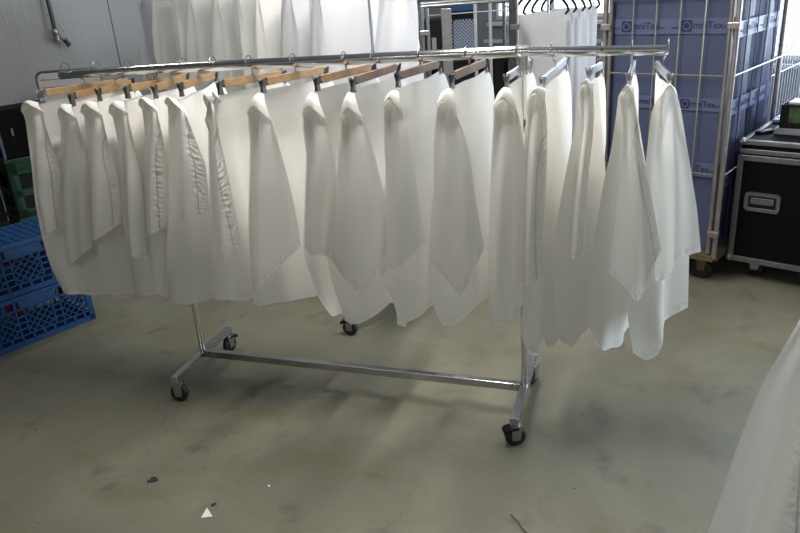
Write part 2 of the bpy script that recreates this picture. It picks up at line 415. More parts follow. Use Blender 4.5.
# cover outlines in metres: (x along the rail, height)
COVERS = [
 {'hook': -0.437, 'nx': -0.423, 'nz': 1.408, 'fx': -0.274, 'fz': 1.403, 'N': (-0.446, 1.388), 'H': (-0.511, 1.357), 'A': (-0.398, 1.352), 'L': [(-0.499, 1.257), (-0.521, 1.126), (-0.554, 0.966), (-0.56, 0.795)], 'R': [(-0.388, 1.287), (-0.378, 1.184), (-0.372, 1.097), (-0.4, 0.97), (-0.424, 0.854)], 'B': [(-0.495, 0.822)], 'L2': [(-0.531, 1.251), (-0.552, 1.118), (-0.585, 0.956), (-0.602, 0.788), (-0.596, 0.624), (-0.565, 0.513)], 'R2': [(-0.493, 1.196), (-0.474, 0.914), (-0.457, 0.665), (-0.461, 0.433)], 'B2': [(-0.572, 0.47), (-0.464, 0.473)]},
 {'hook': -0.268, 'nx': -0.265, 'nz': 1.393, 'fx': -0.252, 'fz': 1.402, 'N': (-0.275, 1.377), 'H': (-0.322, 1.334), 'A': (-0.234, 1.325), 'L': [(-0.329, 1.257), (-0.356, 1.149), (-0.411, 0.97), (-0.457, 0.781), (-0.477, 0.638)], 'R': [(-0.217, 1.286), (-0.215, 1.202), (-0.227, 1.086), (-0.261, 0.929), (-0.298, 0.755)], 'B': [(-0.387, 0.698)], 'L2': [(-0.386, 1.142), (-0.441, 0.96), (-0.482, 0.769), (-0.486, 0.62), (-0.473, 0.509)], 'R2': [(-0.31, 1.196), (-0.303, 0.918), (-0.299, 0.673), (-0.299, 0.445)], 'B2': [(-0.434, 0.475), (-0.315, 0.489)]},
 {'hook': -0.105, 'nx': -0.123, 'nz': 1.411, 'fx': -0.249, 'fz': 1.393, 'N': (-0.141, 1.384), 'H': (-0.202, 1.35), 'A': (-0.1, 1.336), 'L': [(-0.183, 1.298), (-0.202, 1.194), (-0.233, 1.064), (-0.274, 0.883), (-0.301, 0.745)], 'R': [(-0.088, 1.277), (-0.086, 1.173), (-0.078, 1.067), (-0.09, 0.979), (-0.113, 0.87)], 'B': [(-0.262, 0.79), (-0.161, 0.846)], 'L2': [(-0.21, 1.292), (-0.229, 1.186), (-0.261, 1.055), (-0.291, 0.872), (-0.3, 0.681), (-0.298, 0.522)], 'R2': [(-0.176, 1.196), (-0.181, 0.922), (-0.185, 0.679), (-0.204, 0.457)], 'B2': [(-0.288, 0.486), (-0.193, 0.503)]},
 {'hook': 0.022, 'nx': 0.018, 'nz': 1.42, 'fx': 0.035, 'fz': 1.405, 'N': (-0.007, 1.385), 'H': (-0.063, 1.344), 'A': (0.028, 1.339), 'L': [(-0.038, 1.297), (-0.04, 1.215), (-0.057, 1.11), (-0.085, 0.979), (-0.104, 0.866), (-0.107, 0.769)], 'R': [(0.036, 1.301), (0.039, 1.215), (0.038, 1.111), (0.027, 0.982), (-0.0, 0.825), (-0.024, 0.704)], 'B': [(-0.069, 0.734)], 'L2': [(-0.063, 1.291), (-0.065, 1.208), (-0.082, 1.102), (-0.123, 0.924), (-0.133, 0.738), (-0.144, 0.543)], 'R2': [(-0.019, 1.196), (-0.029, 0.926), (-0.04, 0.686), (-0.084, 0.44)], 'B2': [(-0.161, 0.5), (-0.136, 0.487), (-0.073, 0.502)]},
 {'hook': 0.172, 'nx': 0.151, 'nz': 1.417, 'fx': 0.048, 'fz': 1.417, 'N': (0.133, 1.387), 'H': (0.09, 1.374), 'A': (0.169, 1.349), 'L': [(0.109, 1.324), (0.097, 1.236), (0.063, 1.133), (0.027, 0.982), (-0.01, 0.806)], 'R': [(0.179, 1.324), (0.183, 1.236), (0.17, 1.113), (0.146, 0.985), (0.121, 0.871)], 'B': [(0.053, 0.836)], 'L2': [(0.085, 1.319), (0.074, 1.229), (0.039, 1.125), (-0.003, 0.928), (-0.016, 0.744), (-0.032, 0.537)], 'R2': [(0.108, 1.196), (0.102, 0.93), (0.09, 0.693), (0.071, 0.441)], 'B2': [(-0.008, 0.502), (0.069, 0.487)]},
 {'hook': 0.313, 'nx': 0.273, 'nz': 1.423, 'fx': 0.197, 'fz': 1.418, 'N': (0.249, 1.381), 'H': (0.213, 1.38), 'A': (0.292, 1.344), 'L': [(0.228, 1.335), (0.202, 1.216), (0.179, 1.113), (0.151, 0.986), (0.125, 0.844)], 'R': [(0.313, 1.322), (0.335, 1.228), (0.358, 1.136), (0.351, 1.033), (0.337, 0.931)], 'B': [(0.187, 0.882), (0.245, 0.924), (0.285, 0.934)], 'L2': [(0.206, 1.33), (0.18, 1.209), (0.157, 1.105), (0.118, 0.932), (0.073, 0.749), (0.021, 0.516)], 'R2': [(0.256, 1.197), (0.255, 0.934), (0.263, 0.702), (0.255, 0.456)], 'B2': [(-0.005, 0.467), (0.092, 0.469), (0.228, 0.495)]},
 {'hook': 0.48, 'nx': 0.449, 'nz': 1.427, 'fx': 0.531, 'fz': 1.414, 'N': (0.434, 1.397), 'H': (0.394, 1.377), 'A': (0.431, 1.365), 'L': [(0.406, 1.314), (0.383, 1.197), (0.364, 1.075), (0.336, 0.905), (0.297, 0.649)], 'R': [(0.442, 1.344), (0.443, 1.256), (0.453, 1.109), (0.46, 0.944), (0.465, 0.815)], 'B': [(0.339, 0.693), (0.374, 0.722), (0.42, 0.769)], 'L2': [(0.405, 1.339), (0.406, 1.249), (0.401, 1.1), (0.404, 0.962), (0.398, 0.88)], 'R2': [(0.373, 1.312), (0.409, 1.197), (0.429, 1.091), (0.426, 0.961), (0.414, 0.857)], 'B2': [(0.41, 0.874)], 'L3': [(0.386, 1.308), (0.363, 1.189), (0.344, 1.066), (0.307, 0.85), (0.278, 0.621), (0.266, 0.53)], 'R3': [(0.423, 1.197), (0.427, 0.939), (0.44, 0.711), (0.441, 0.46)], 'B3': [(0.308, 0.515), (0.356, 0.504), (0.433, 0.515)]},
 {'hook': 0.676, 'nx': 0.635, 'nz': 1.43, 'fx': 0.728, 'fz': 1.425, 'N': (0.626, 1.409), 'H': (0.572, 1.337), 'A': (0.668, 1.31), 'L': [(0.577, 1.294), (0.572, 1.213), (0.546, 1.078), (0.517, 0.933), (0.489, 0.759), (0.477, 0.573)], 'R': [(0.684, 1.274), (0.698, 1.198), (0.714, 1.101), (0.728, 0.981), (0.736, 0.811)], 'B': [(0.548, 0.638), (0.644, 0.729)], 'L2': [(0.559, 1.288), (0.554, 1.206), (0.528, 1.07), (0.499, 0.923), (0.47, 0.747), (0.458, 0.526)], 'R2': [(0.63, 1.197), (0.654, 0.945), (0.666, 0.677), (0.673, 0.502)], 'B2': [(0.464, 0.494), (0.578, 0.512)]},
 {'hook': 0.893, 'nx': 0.858, 'nz': 1.432, 'fx': 0.939, 'fz': 1.431, 'N': (0.845, 1.405), 'H': (0.801, 1.331), 'A': (0.893, 1.312), 'L': [(0.803, 1.292), (0.805, 1.218), (0.802, 1.16), (0.768, 0.962), (0.743, 0.799)], 'R': [(0.909, 1.237), (0.919, 1.143), (0.908, 1.007), (0.891, 0.885), (0.873, 0.768)], 'B': [(0.806, 0.781)], 'L2': [(0.788, 1.286), (0.79, 1.211), (0.787, 1.153), (0.753, 0.952), (0.727, 0.782), (0.738, 0.696), (0.768, 0.577), (0.817, 0.494)], 'R2': [(0.836, 1.197), (0.844, 0.95), (0.844, 0.687), (0.833, 0.443)], 'B2': [(0.822, 0.475)]},
 {'hook': 1.012, 'nx': 0.999, 'nz': 1.425, 'fx': 1.047, 'fz': 1.428, 'N': (0.991, 1.402), 'H': (0.952, 1.308), 'A': (1.035, 1.321), 'L': [(0.951, 1.255), (0.937, 1.199), (0.912, 1.085), (0.872, 0.945), (0.844, 0.774)], 'R': [(1.066, 1.237), (1.085, 1.145), (1.103, 1.031), (1.104, 0.934), (1.094, 0.813)], 'B': [(0.922, 0.698), (0.997, 0.638), (1.054, 0.719)], 'L2': [(0.938, 1.249), (0.924, 1.192), (0.899, 1.076), (0.858, 0.935), (0.828, 0.788), (0.834, 0.68), (0.851, 0.592), (0.878, 0.477)], 'R2': [(1.005, 1.197), (1.044, 0.956), (1.05, 0.698), (1.044, 0.498)], 'B2': [(0.897, 0.449), (0.943, 0.462), (1.013, 0.5), (1.05, 0.531)]},
 {'hook': 1.197, 'nx': 1.171, 'nz': 1.439, 'fx': 1.223, 'fz': 1.434, 'N': (1.163, 1.405), 'H': (1.122, 1.359), 'A': (1.191, 1.334), 'L': [(1.12, 1.291), (1.117, 1.2), (1.115, 1.126), (1.095, 0.973), (1.076, 0.832), (1.056, 0.698)], 'R': [(1.209, 1.272), (1.222, 1.183), (1.233, 1.053), (1.245, 0.939), (1.256, 0.857)], 'B': [(1.126, 0.749), (1.189, 0.789)], 'L2': [(1.109, 1.285), (1.106, 1.193), (1.104, 1.118), (1.084, 0.963), (1.064, 0.821), (1.048, 0.676), (1.088, 0.601), (1.105, 0.537), (1.105, 0.479)], 'R2': [(1.168, 1.197), (1.21, 0.96), (1.221, 0.708), (1.215, 0.507)], 'B2': [(1.136, 0.461), (1.137, 0.479), (1.185, 0.492), (1.22, 0.527)]},
 {'hook': 1.375, 'nx': 1.366, 'nz': 1.431, 'fx': 1.408, 'fz': 1.433, 'N': (1.363, 1.408), 'H': (1.317, 1.36), 'A': (1.392, 1.304), 'L': [(1.313, 1.307), (1.3, 1.201), (1.293, 1.055), (1.276, 0.94), (1.259, 0.773)], 'R': [(1.414, 1.254), (1.433, 1.167), (1.447, 1.04), (1.465, 0.909), (1.475, 0.844)], 'B': [(1.334, 0.704), (1.386, 0.654), (1.435, 0.743)], 'L2': [(1.305, 1.301), (1.292, 1.194), (1.284, 1.046), (1.267, 0.93), (1.248, 0.727), (1.253, 0.601), (1.293, 0.491)], 'R2': [(1.378, 1.197), (1.425, 0.966), (1.451, 0.721), (1.456, 0.557)], 'B2': [(1.33, 0.483), (1.372, 0.508), (1.434, 0.57)]},
 {'hook': 1.56, 'nx': 1.556, 'nz': 1.423, 'fx': 1.578, 'fz': 1.428, 'N': (1.557, 1.407), 'H': (1.515, 1.35), 'A': (1.596, 1.329), 'L': [(1.512, 1.237), (1.502, 1.096), (1.495, 0.948), (1.493, 0.853), (1.487, 0.734), (1.48, 0.591), (1.483, 0.523)], 'R': [(1.611, 1.288), (1.621, 1.203), (1.624, 1.098), (1.624, 0.916), (1.62, 0.762), (1.616, 0.626)], 'B': [(1.529, 0.532), (1.582, 0.57)], 'L2': [(1.506, 1.23), (1.496, 1.088), (1.489, 0.938), (1.487, 0.841), (1.484, 0.66)], 'R2': [(1.593, 1.197), (1.604, 0.971), (1.604, 0.73), (1.6, 0.624)], 'B2': [(1.533, 0.637)]},
 {'hook': 1.679, 'nx': 1.676, 'nz': 1.41, 'fx': 1.713, 'fz': 1.431, 'N': (1.677, 1.401), 'H': (1.629, 1.368), 'A': (1.688, 1.361), 'L': [(1.628, 1.321), (1.624, 1.271), (1.617, 1.168), (1.61, 0.953), (1.606, 0.839), (1.602, 0.702)], 'R': [(1.697, 1.304), (1.698, 1.203), (1.693, 1.028), (1.687, 0.881), (1.688, 0.759)], 'B': [(1.627, 0.708), (1.67, 0.73)], 'L2': [(1.623, 1.315), (1.62, 1.265), (1.616, 1.161), (1.612, 0.943), (1.615, 0.682), (1.603, 0.502), (1.622, 0.427), (1.66, 0.405)], 'R2': [(1.714, 1.198), (1.747, 0.975), (1.767, 0.698), (1.758, 0.405)], 'B2': [(1.671, 0.435), (1.694, 0.472), (1.698, 0.42), (1.721, 0.409), (1.744, 0.438)]},
 {'hook': 1.851, 'nx': 1.824, 'nz': 1.435, 'fx': 1.844, 'fz': 1.409, 'N': (1.828, 1.417), 'H': (1.793, 1.398), 'A': (1.841, 1.381), 'L': [(1.801, 1.351), (1.81, 1.27), (1.801, 1.136), (1.791, 0.995), (1.782, 0.814)], 'R': [(1.846, 1.335), (1.845, 1.254), (1.836, 1.136), (1.833, 1.032), (1.834, 0.906), (1.829, 0.828)], 'B': [(1.806, 0.816)], 'L2': [(1.79, 1.346), (1.782, 1.264), (1.762, 1.145), (1.737, 0.984), (1.719, 0.853), (1.724, 0.677), (1.738, 0.515), (1.749, 0.47)], 'R2': [(1.85, 1.268), (1.875, 1.053), (1.881, 0.785), (1.871, 0.58), (1.848, 0.467)], 'B2': [(1.789, 0.438), (1.825, 0.467)]},
 {'hook': 1.949, 'nx': 1.948, 'nz': 1.413, 'fx': 1.957, 'fz': 1.412, 'N': (1.952, 1.395), 'H': (1.918, 1.373), 'A': (1.967, 1.369), 'L': [(1.929, 1.334), (1.94, 1.237), (1.937, 1.104), (1.927, 0.964), (1.916, 0.766)], 'R': [(1.979, 1.317), (1.992, 1.237), (2.016, 1.139), (2.053, 0.987), (2.08, 0.864)], 'B': [(1.961, 0.731), (2.017, 0.677), (2.05, 0.782)], 'L2': [(1.914, 1.312), (1.903, 1.197), (1.885, 1.095), (1.872, 0.989), (1.854, 0.841), (1.846, 0.647), (1.853, 0.546), (1.877, 0.461)], 'R2': [(1.991, 1.232), (2.027, 1.056), (2.052, 0.871), (2.022, 0.673), (1.974, 0.482), (1.964, 0.386)], 'B2': [(1.911, 0.424)]},
 {'hook': 2.064, 'nx': 2.069, 'nz': 1.411, 'fx': 2.033, 'fz': 1.407, 'N': (2.07, 1.396), 'H': (2.044, 1.371), 'A': (2.097, 1.367), 'L': [(2.045, 1.269), (2.042, 1.172), (2.048, 1.072), (2.054, 0.969), (2.069, 0.742)], 'R': [(2.108, 1.332), (2.126, 1.253), (2.148, 1.157), (2.181, 1.008), (2.205, 0.863)], 'B': [(2.109, 0.767), (2.129, 0.845), (2.172, 0.854)], 'L2': [(2.023, 1.327), (2.017, 1.231), (2.013, 1.131), (2.006, 0.975), (1.992, 0.754), (1.987, 0.586), (2.012, 0.446)], 'R2': [(2.12, 1.266), (2.146, 1.129), (2.17, 0.987), (2.183, 0.782), (2.196, 0.573)], 'B2': [(2.055, 0.405), (2.093, 0.418), (2.114, 0.47), (2.116, 0.54)]}
]
# ------------------------------------------------------------------ casters, rack, hangers
def caster(parent, loc, rz=0., brake=False, d=.085, swap=None):
    f = MB()
    zc = d/2; zt = .102
    for s in (-1, 1):
        f.prism([(-.016,zc-.012),(.016,zc-.012),(.024,zt-.012),(-.018,zt-.012)], .003, lambda x, y, h, s=s: (x, s*.019+(h-.0015), y))
    f.box((.003,0,zt-.010), (.046,.042,.005))
    f.lathe([(.0,-.002),(.017,-.002),(.017,.010),(.011,.012),(.011,.020),(0,.020)], (.003,0,zt-.010), 'z', 14)
    c = f.build('caster', M['steel'], parent, loc, rz)
    w = MB()
    w.lathe([(d*.22,-.013),(d*.44,-.014),(d*.5,-.009),(d*.5,.009),(d*.44,.014),(d*.22,.013),(d*.22,-.013)], (0,0,zc), 'y', 26)
    w.build('wheel', M['rubber'], c)
    hb = MB()
    hb.lathe([(0,-.016),(.008,-.016),(.008,-.012),(d*.23,-.012),(d*.23,.012),(.008,.012),(.008,.016),(0,.016)], (0,0,zc), 'y', 20)
    hb.build('hub', M['hub'], c)
    if brake:
        b = MB()
        b.prism([(-.052,zc+.028),(-.044,zc+.040),(-.01,zc+.050),(.012,zc+.046),(.012,zc+.036),(-.02,zc+.034),(-.046,zc+.020)], .046, lambda x, y, h: (x, h-.023, y))
        b.build('brake_pedal', M['blackp'], c, bevel=.003)
    return c

def rack(label, loc, rz, L, H, W, left_ext=.47, right_ext=.485, sag=(.0,.0), tilt=(.0,.0), knob=True, angles=(0,0), brake=3):
    t = thing('garment_rack', label, 'clothes rack', loc, rz)
    zf = .122
    b = MB()
    z0, z1 = H+tilt[0], H+tilt[1]
    b.tube([(-.06,0,z0-.001),(L+.02,0,z1)], .0205, 20)
    top = b.build('hanging_rail', M['chrome'], t)
    e = MB(); e.tube([(-left_ext,0,z0-sag[0]),(-.05,0,z0)], .0175, 18); e.build('rail_extension', M['chrome'], t)
    e = MB(); e.tube([(L,0,z1-.002),(L+right_ext,0,z1-sag[1])], .0175, 18); e.build('rail_extension', M['chrome'], t)
    for x, zt, ang in ((0,z0,angles[0]),(L,z1,angles[1])):
        p = MB(); p.tube([(x,0,zf+.015),(x,0,.98)], .0145, 14); p.build('post', M['chrome'], t)
        p = MB(); p.tube([(x,0,.95),(x,0,zt-.015)], .0085, 12); p.build('inner_post', M['chrome'], t)
        p = MB(); p.tube([(x-.009,0,zt-.015),(x-.009,0,zt-.085)], .0095, 12); p.tube([(x+.011,0,zt-.015),(x+.011,0,zt-.08)], .008, 12)
        p.build('socket', M['chrome'], t)
        if knob:
            p = MB(); p.tube([(x,-.005,1.255),(x,-.024,1.25)], .005, 8); p.lathe([(0,0),(.013,0),(.015,.006),(.010,.014),(0,.016)], (x,-.02,1.25), 'y', 10)
            p.box((x,-.03,1.235), (.012,.006,.034)); p.build('wing_knob', M['brass'], t)
        f = MB(); ca, sa = math.cos(ang), math.sin(ang)
        a_, b_ = (x+W*sa, -W*ca, zf), (x-W*sa, W*ca, zf)
        f.bar(a_, b_, .034, .030); foot = f.build('foot', M['basemetal'], t, bevel=.002)
        for q in (a_, b_):
            ends = MB(); d = Vector(q)-Vector((x,0,zf)); d.normalize()
            ends.bar(Vector(q)-d*.004, Vector(q)+d*.004, .036, .032)
            ends.build('end_cap', M['grey'], foot, bevel=.002)
        for s, q in ((-1,a_),(1,b_)):
            k = (0 if x == 0 else 2) + (0 if s < 0 else 1)
            d = Vector(q)-Vector((x,0,zf)); d.normalize()
            pos = Vector(q)-d*.022
            caster(t, (pos.x, pos.y, 0), {0:R(8),1:R(-100),2:R(25),3:R(75)}[k]+ang, brake=(k in (1,2)))
    c = MB(); c.bar((.017,0,zf+.002), (L-.017,0,zf+.002), .030, .034); cb = c.build('crossbar', M['basemetal'], t, bevel=.002)
    for x in (.035, L-.035):
        for dz in (-.008,.010):
            bl = MB(); bl.lathe([(0,0),(.006,0),(.006,-.005),(0,-.006)], (x,-.015,zf+.002+dz), 'y', 10); bl.build('bolt', M['steel'], cb)
    return t

def hanger(c, k, metal, dark=False):
    """clip hanger in its own frame: hook over the rail at x = 0, slat along y"""
    t = thing('clip_hanger', '', 'hanger')
    hx = c['hook']
    a = Vector((c['nx']-hx, -.19, c['nz'])); b = Vector((c['fx']-hx, .19, c['fz']))
    up = Vector((0,0,.014)); d = (b-a).normalized()
    s = MB()
    if metal: s.bar(a+up+d*.012, b+up-d*.012, .011, .026)
    else: s.bar(a+up+d*.022, b+up-d*.022, .013, .030)
    s.build('slat', M['silver'] if metal else (M['wood_d'] if dark else M['wood']), t, bevel=.002)
    mid = (a+b)/2 + up
    zr = 1.500
    pts = [mid, mid+Vector((0,0,.03)), Vector((mid.x*.4, .018, zr-.035)), Vector((0, .0275, zr-.005))]
    for q in range(1, 9):
        an = q/8*PI*1.08; pts.append(Vector((0, .0275*math.cos(an), zr+.0255*math.sin(an))))
    h = MB(); h.tube(pts, .0021, 7); h.build('hook', M['clip'], t)
    for e, sg in ((a,-1),(b,1)):
        cl = MB(); x = Vector((1,0,0)); n = d.cross(Vector((0,0,1))).normalized()
        for sd in (-1,1):
            up_ = e+n*sd*.011+Vector((0,0,.026)); md = e+n*sd*.004+Vector((0,0,-.004)); lo = e+n*sd*.006+Vector((0,0,-.026))
            cl.bar(up_, md, .020, .0022, up=n); cl.bar(md, lo, .020, .0022, up=n)
        cl.tube([e-d*.012+Vector((0,0,.002)), e+d*.012+Vector((0,0,.002))], .0055, 8)
        cl.bar(e+up, e+up-d*sg*.03, .012, .012)
        cl.build('clip', M['clip'] if not metal else M['steel'], t)
    return t

MAINP = dict(L=1.584, H=1.500, W=.263)
rack('chrome rolling rack in the foreground holding the long row of white covers', (0,0,0), 0, MAINP['L'], MAINP['H'], MAINP['W'],
     .47, .482, (.014,.014), (-.013,.002), angles=(R(2),0))

ORD = ['leftmost white cover on the front rack, hanging right beside the green crates',
 'second white cover from the left end of the front rack, rounded plain hood',
 'third white cover from the left on the front rack, long dark seam on its flap',
 'fourth white cover from the left on the front rack, narrow pointed flap',
 'fifth white cover from the left on the front rack, short puckered flap',
 'sixth white cover from the left on the front rack, wide band of shiny puckers',
 'seventh white cover from the left, narrow pointed flap before a wrinkled seam band',
 'eighth white cover from the left, broad plain flap with ribbed diagonal hem',
 'ninth white cover from the left, slim hood, in the middle of the front rack',
 'tenth white cover from the left, above the small caster of the rear rack',
 'eleventh white cover from the left, hanging from the third last wooden hanger bar',
 'twelfth white cover from the left, flap cone with the widest gap on its right',
 'white cover hanging directly left of the right post of the front rack',
 'white cover with shiny puckered strip hanging directly right of the right post',
 'third white cover from the right end of the front rack, with narrow hanging tail',
 'second white cover from the right end of the front rack, puckered hem down its middle',
 'rightmost white cover on the front rack, bluish at its lower corner']
ORD[10] = 'eleventh white cover from the left on the front rack, crinkled edge under its hood'
NTH = ['leftmost','second','third','fourth','fifth','sixth','seventh','eighth','ninth','tenth','eleventh','twelfth']
MESH = []
COV = []
for k, c in enumerate(COVERS):
    metal = k >= 12
    h = hanger(c, k, metal, dark=(k in (9,10,11)))
    zoff = {0:-.020,1:-.016,2:-.013}.get(k, -.011 if k < 5 else (-.008 if k < 9 else (-.002 if k < 14 else -.010)))
    h.location = (c['hook'], 0, zoff*0)
    if metal: lab = {12:'silver clip hanger directly left of the right post of the front rack',13:'silver clip hanger directly right of the right post of the front rack',
                     14:'third silver clip hanger from the right end of the front rack',15:'second silver clip hanger from the right end, seen end on',
                     16:'rightmost silver clip hanger, at the very tip of the front rail'}[k]
    else: lab = '%s wooden clip hanger from the left on the front chrome rail' % NTH[k] if k else 'leftmost wooden clip hanger, on the sagging left tip of the front rail'
    tag(h, lab, 'hanger', 'clip hangers on the front rack')
    cm = cover_mesh(c, k).build('hanging_cover', M['cover_p'] if k in (4,5,6,13,15) else M['cover_s'] if k in (0,2) else M['cover'], None, (c['hook'],0,0), recalc=False)
    tag(cm, ORD[k], 'fabric cover', 'white covers on the front rack')
    COV.append(cm); MESH.append((h, cm))

# rear rack, taller, carrying more covers
RYAW = R(-30.3); RG = Vector((.717,.805,0)); RL = 1.58; RH = 1.95
bx = Vector((math.cos(RYAW), math.sin(RYAW), 0))
org = RG - bx*RL
rack('taller chrome rolling rack standing behind the front rack', org, RYAW, RL, RH, .33, .66, .40, knob=False)
RSPOT = [(-.57,3,'blue',0),(-.30,8,'',0),(-.04,11,'',0),(.22,7,'',0),(.48,9,'',0),(.74,11,'',0),(.98,10,'',0),(1.22,9,'blue',0),(1.44,12,'blue',8),(1.83,7,'blue',52)]
RLAB = ['leftmost white cover on the rear rack, crumpled and bluish, against the grey wall']+\
       ['%s white cover from the left on the rear rack' % NTH[i] for i in range(1,7)]+\
       ['white cover on the rear rack directly left of its chrome post','white cover on the rear rack directly right of its chrome post',
        'rightmost white cover on the rear rack, next to the dark trolley']
for i, (s, src, tint, turn) in enumerate(RSPOT):
    h0, c0 = MESH[src]
    p = org + bx*s
    h = copy_tree(h0); h.location = (p.x, p.y, RH-MAINP['H']); h.rotation_euler = (0,0,RYAW+R(turn+random.uniform(-6,6)))
    tag(h, 'clip hanger holding the '+RLAB[i].split(',')[0], 'hanger', 'clip hangers on the rear rack')
    cc = c0.copy(); COL.objects.link(cc); cc.location = h.location; cc.rotation_euler = h.rotation_euler
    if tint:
        cc.material_slots[0].link = 'OBJECT'; cc.material_slots[0].material = M['cover_daytint']
    tag(cc, RLAB[i], 'fabric cover', 'white covers on the rear rack')

# foreground cover at the right edge, on a rack that stands outside the frame
fr = rack('chrome rolling rack at the right edge behind the nearest cover', (2.78,-1.12,0), 0, 1.3, 1.5, .263, .46, .3, knob=False)
FG = dict(hook=2.36, nx=2.36, nz=1.43, fx=2.38, fz=1.43, N=(2.36,1.41), H=(2.325,1.36), A=(2.375,1.36),
          L=[(2.305,1.26),(2.275,1.156),(2.233,1.029),(2.214,.939),(2.20,.857),(2.186,.757),(2.172,.67),(2.14,.44)], R=[(2.355,1.25),(2.340,1.14),(2.342,1.0),(2.350,.87),(2.362,.70),(2.375,.45)], B=[(2.22,.42),(2.33,.43)],
          L2=[(2.32,1.2),(2.30,1.06),(2.27,.9),(2.25,.7),(2.22,.42)], R2=[(2.43,1.2),(2.48,.9),(2.50,.65),(2.52,.42)], B2=[(2.32,.40),(2.42,.40)])
h = hanger(FG, 40, True); h.location = (2.36,-1.12,0); tag(h, 'silver clip hanger above the nearest white cover at the right edge', 'hanger')
fg = cover_mesh(FG, 41).build('hanging_cover', M['cover_p'], None, (2.36,-1.12,0), recalc=False)
tag(fg, 'nearest white cover, cut off by the lower right corner of the picture', 'fabric cover')

# ------------------------------------------------------------------ roll cages
def roll_cage(label, loc, rz, w, d, zt, nfront, nside, hz, film=None, wire='wire', posts='cage'):
    """origin at the front left corner on the floor; x along the front, y to the back"""
    t = thing('roll_cage', label, 'trolley', loc, rz)
    b = MB()
    for y in (.0, d): b.bar((0,y,.17), (w,y,.17), .035, .035)
    for x in (.0, w, w/2): b.bar((x,0,.17), (x,d,.17), .035, .03)
    b.box((w/2,d/2,.19), (w-.03,d-.03,.006)); b.build('base', M['yellow'], t, bevel=.002)
    for x, y in ((.09,.10),(w-.09,.10),(.09,d-.10),(w-.09,d-.10)):
        f = MB()
        for s in (-1,1): f.prism([(-.018,.05),(.018,.05),(.035,.152),(-.035,.152)], .003, lambda q, r, h, s=s: (q+x, y+s*.024+h, r))
        f.box((x,y,.155), (.09,.07,.008)); cf = f.build('caster', M['yellow'], t)
        wv = MB(); wv.lathe([(0,-.016),(.045,-.018),(.055,-.015),(.055,.015),(.045,.018),(0,.016)], (x,y,.055), 'y', 22); wv.build('wheel', M['rubber'], cf)
    for x, y in ((0,0),(w,0),(0,d),(w,d)):
        p = MB(); p.tube([(x,y,.17),(x,y,zt)], .0145, 12)
        if y == 0: p.tube([(x-.034 if x else .034,-.004,.2),(x-.034 if x else .034,-.004,zt-.01)], .0125, 12)
        po = p.build('post', M[posts], t)
        if y == 0:
            for z in (.32, zt-.16):
                k = MB(); k.box((x-.012 if x else .012,-.012,z), (.062,.03,.034)); k.build('bracket', M[posts], po, bevel=.004)
    r = MB()
    r.tube([(0,d,zt),(w,d,zt)], .0125, 10)
    for x in (0,w): r.tube([(x,0,zt),(x,d,zt)], .0125, 10)
    r.tube([(0,0,zt),(w,0,zt)], .0125, 10); r.build('top_rail', M[posts], t)
    for i in range(nfront):
        x = .034+(w-.068)*(i+1)/(nfront+1)
        m = MB(); m.tube([(x,-.004,.2),(x,-.004,zt-.01)], .0034, 6); m.build('wire', M[wire], t)
    for z in hz:
        m = MB(); m.tube([(.03,-.010,z),(w-.03,-.010,z)], .0034, 6); m.build('wire', M[wire], t)
    for x in (0,w):
        for i in range(nside):
            y = d*(i+1)/(nside+1)
            m = MB(); m.tube([(x,y,.2),(x,y,zt)], .0036, 6); m.build('wire', M[wire if film else 'cagedark'], t)
        for z in hz:
            m = MB(); m.tube([(x+(.010 if x else -.010),0,z),(x+(.010 if x else -.010),d,z)], .0042, 6); m.build('wire', M['wirew'], t)
    return t

CY = R(-23); cd = Vector((math.cos(CY), math.sin(CY), 0)); cn = Vector((-cd.y, cd.x, 0))
CW, CDP, CH = .715, .86, 1.60
C0 = Vector((2.432,1.502,0)) - cd*CW
cage = roll_cage('roll cage lined with printed blue plastic film behind the right end of the front rack', C0, CY, CW, CDP, CH, 4, 4, (.66,1.19))
def film_side(p0, du, dn, w, z0, z1, amp, seed):
    rnd = random.Random(seed); mb = MB(); nx_, nz_ = 44, 30; ph = [rnd.uniform(0,6) for _ in range(4)]
    vs = []
    for j in range(nz_+1):
        for i in range(nx_+1):
            u, v = i/nx_, j/nz_
            e = min(1, 6*u)*min(1, 6*(1-u))
            o = amp*e*(math.sin(14*u+ph[0]+2*v)+.6*math.sin(31*u+ph[1]-1.5*v)+.4*math.sin(6*v+ph[2]+9*u))
            vs.append(p0 + du*(w*u) + dn*o + Vector((0,0,lerp(z0,z1,v))))
    return vs, [(j*(nx_+1)+i, j*(nx_+1)+i+1, (j+1)*(nx_+1)+i+1, (j+1)*(nx_+1)+i) for j in range(nz_) for i in range(nx_)]
ln = thing('film_liner', 'blue printed plastic film liner standing inside the roll cage on the right', 'plastic cover', C0, CY)
fm = MB()
for args in ((Vector((.03,.03,0)), Vector((1,0,0)), Vector((0,1,0)), CW-.06, .2, CH+.04, .002, 1),
             (Vector((CW-.03,.03,0)), Vector((0,1,0)), Vector((-1,0,0)), CDP-.035, .2, CH+.02, .020, 2),
             (Vector((.03,CDP-.03,0)), Vector((1,0,0)), Vector((0,-1,0)), CW-.06, .2, CH+.02, .008, 3),
             (Vector((.03,.03,0)), Vector((0,1,0)), Vector((1,0,0)), CDP-.06, .2, CH+.02, .010, 4)):
    vs, fs = film_side(*args); fm.add(vs, fs, True)
fm.add([(.03,.03,CH-.03),(CW-.03,.03,CH-.03),(CW-.03,CDP-.03,CH-.03),(.03,CDP-.03,CH-.03)], [(0,1,2,3)])
fm.build('film', M['film'], ln, recalc=False)

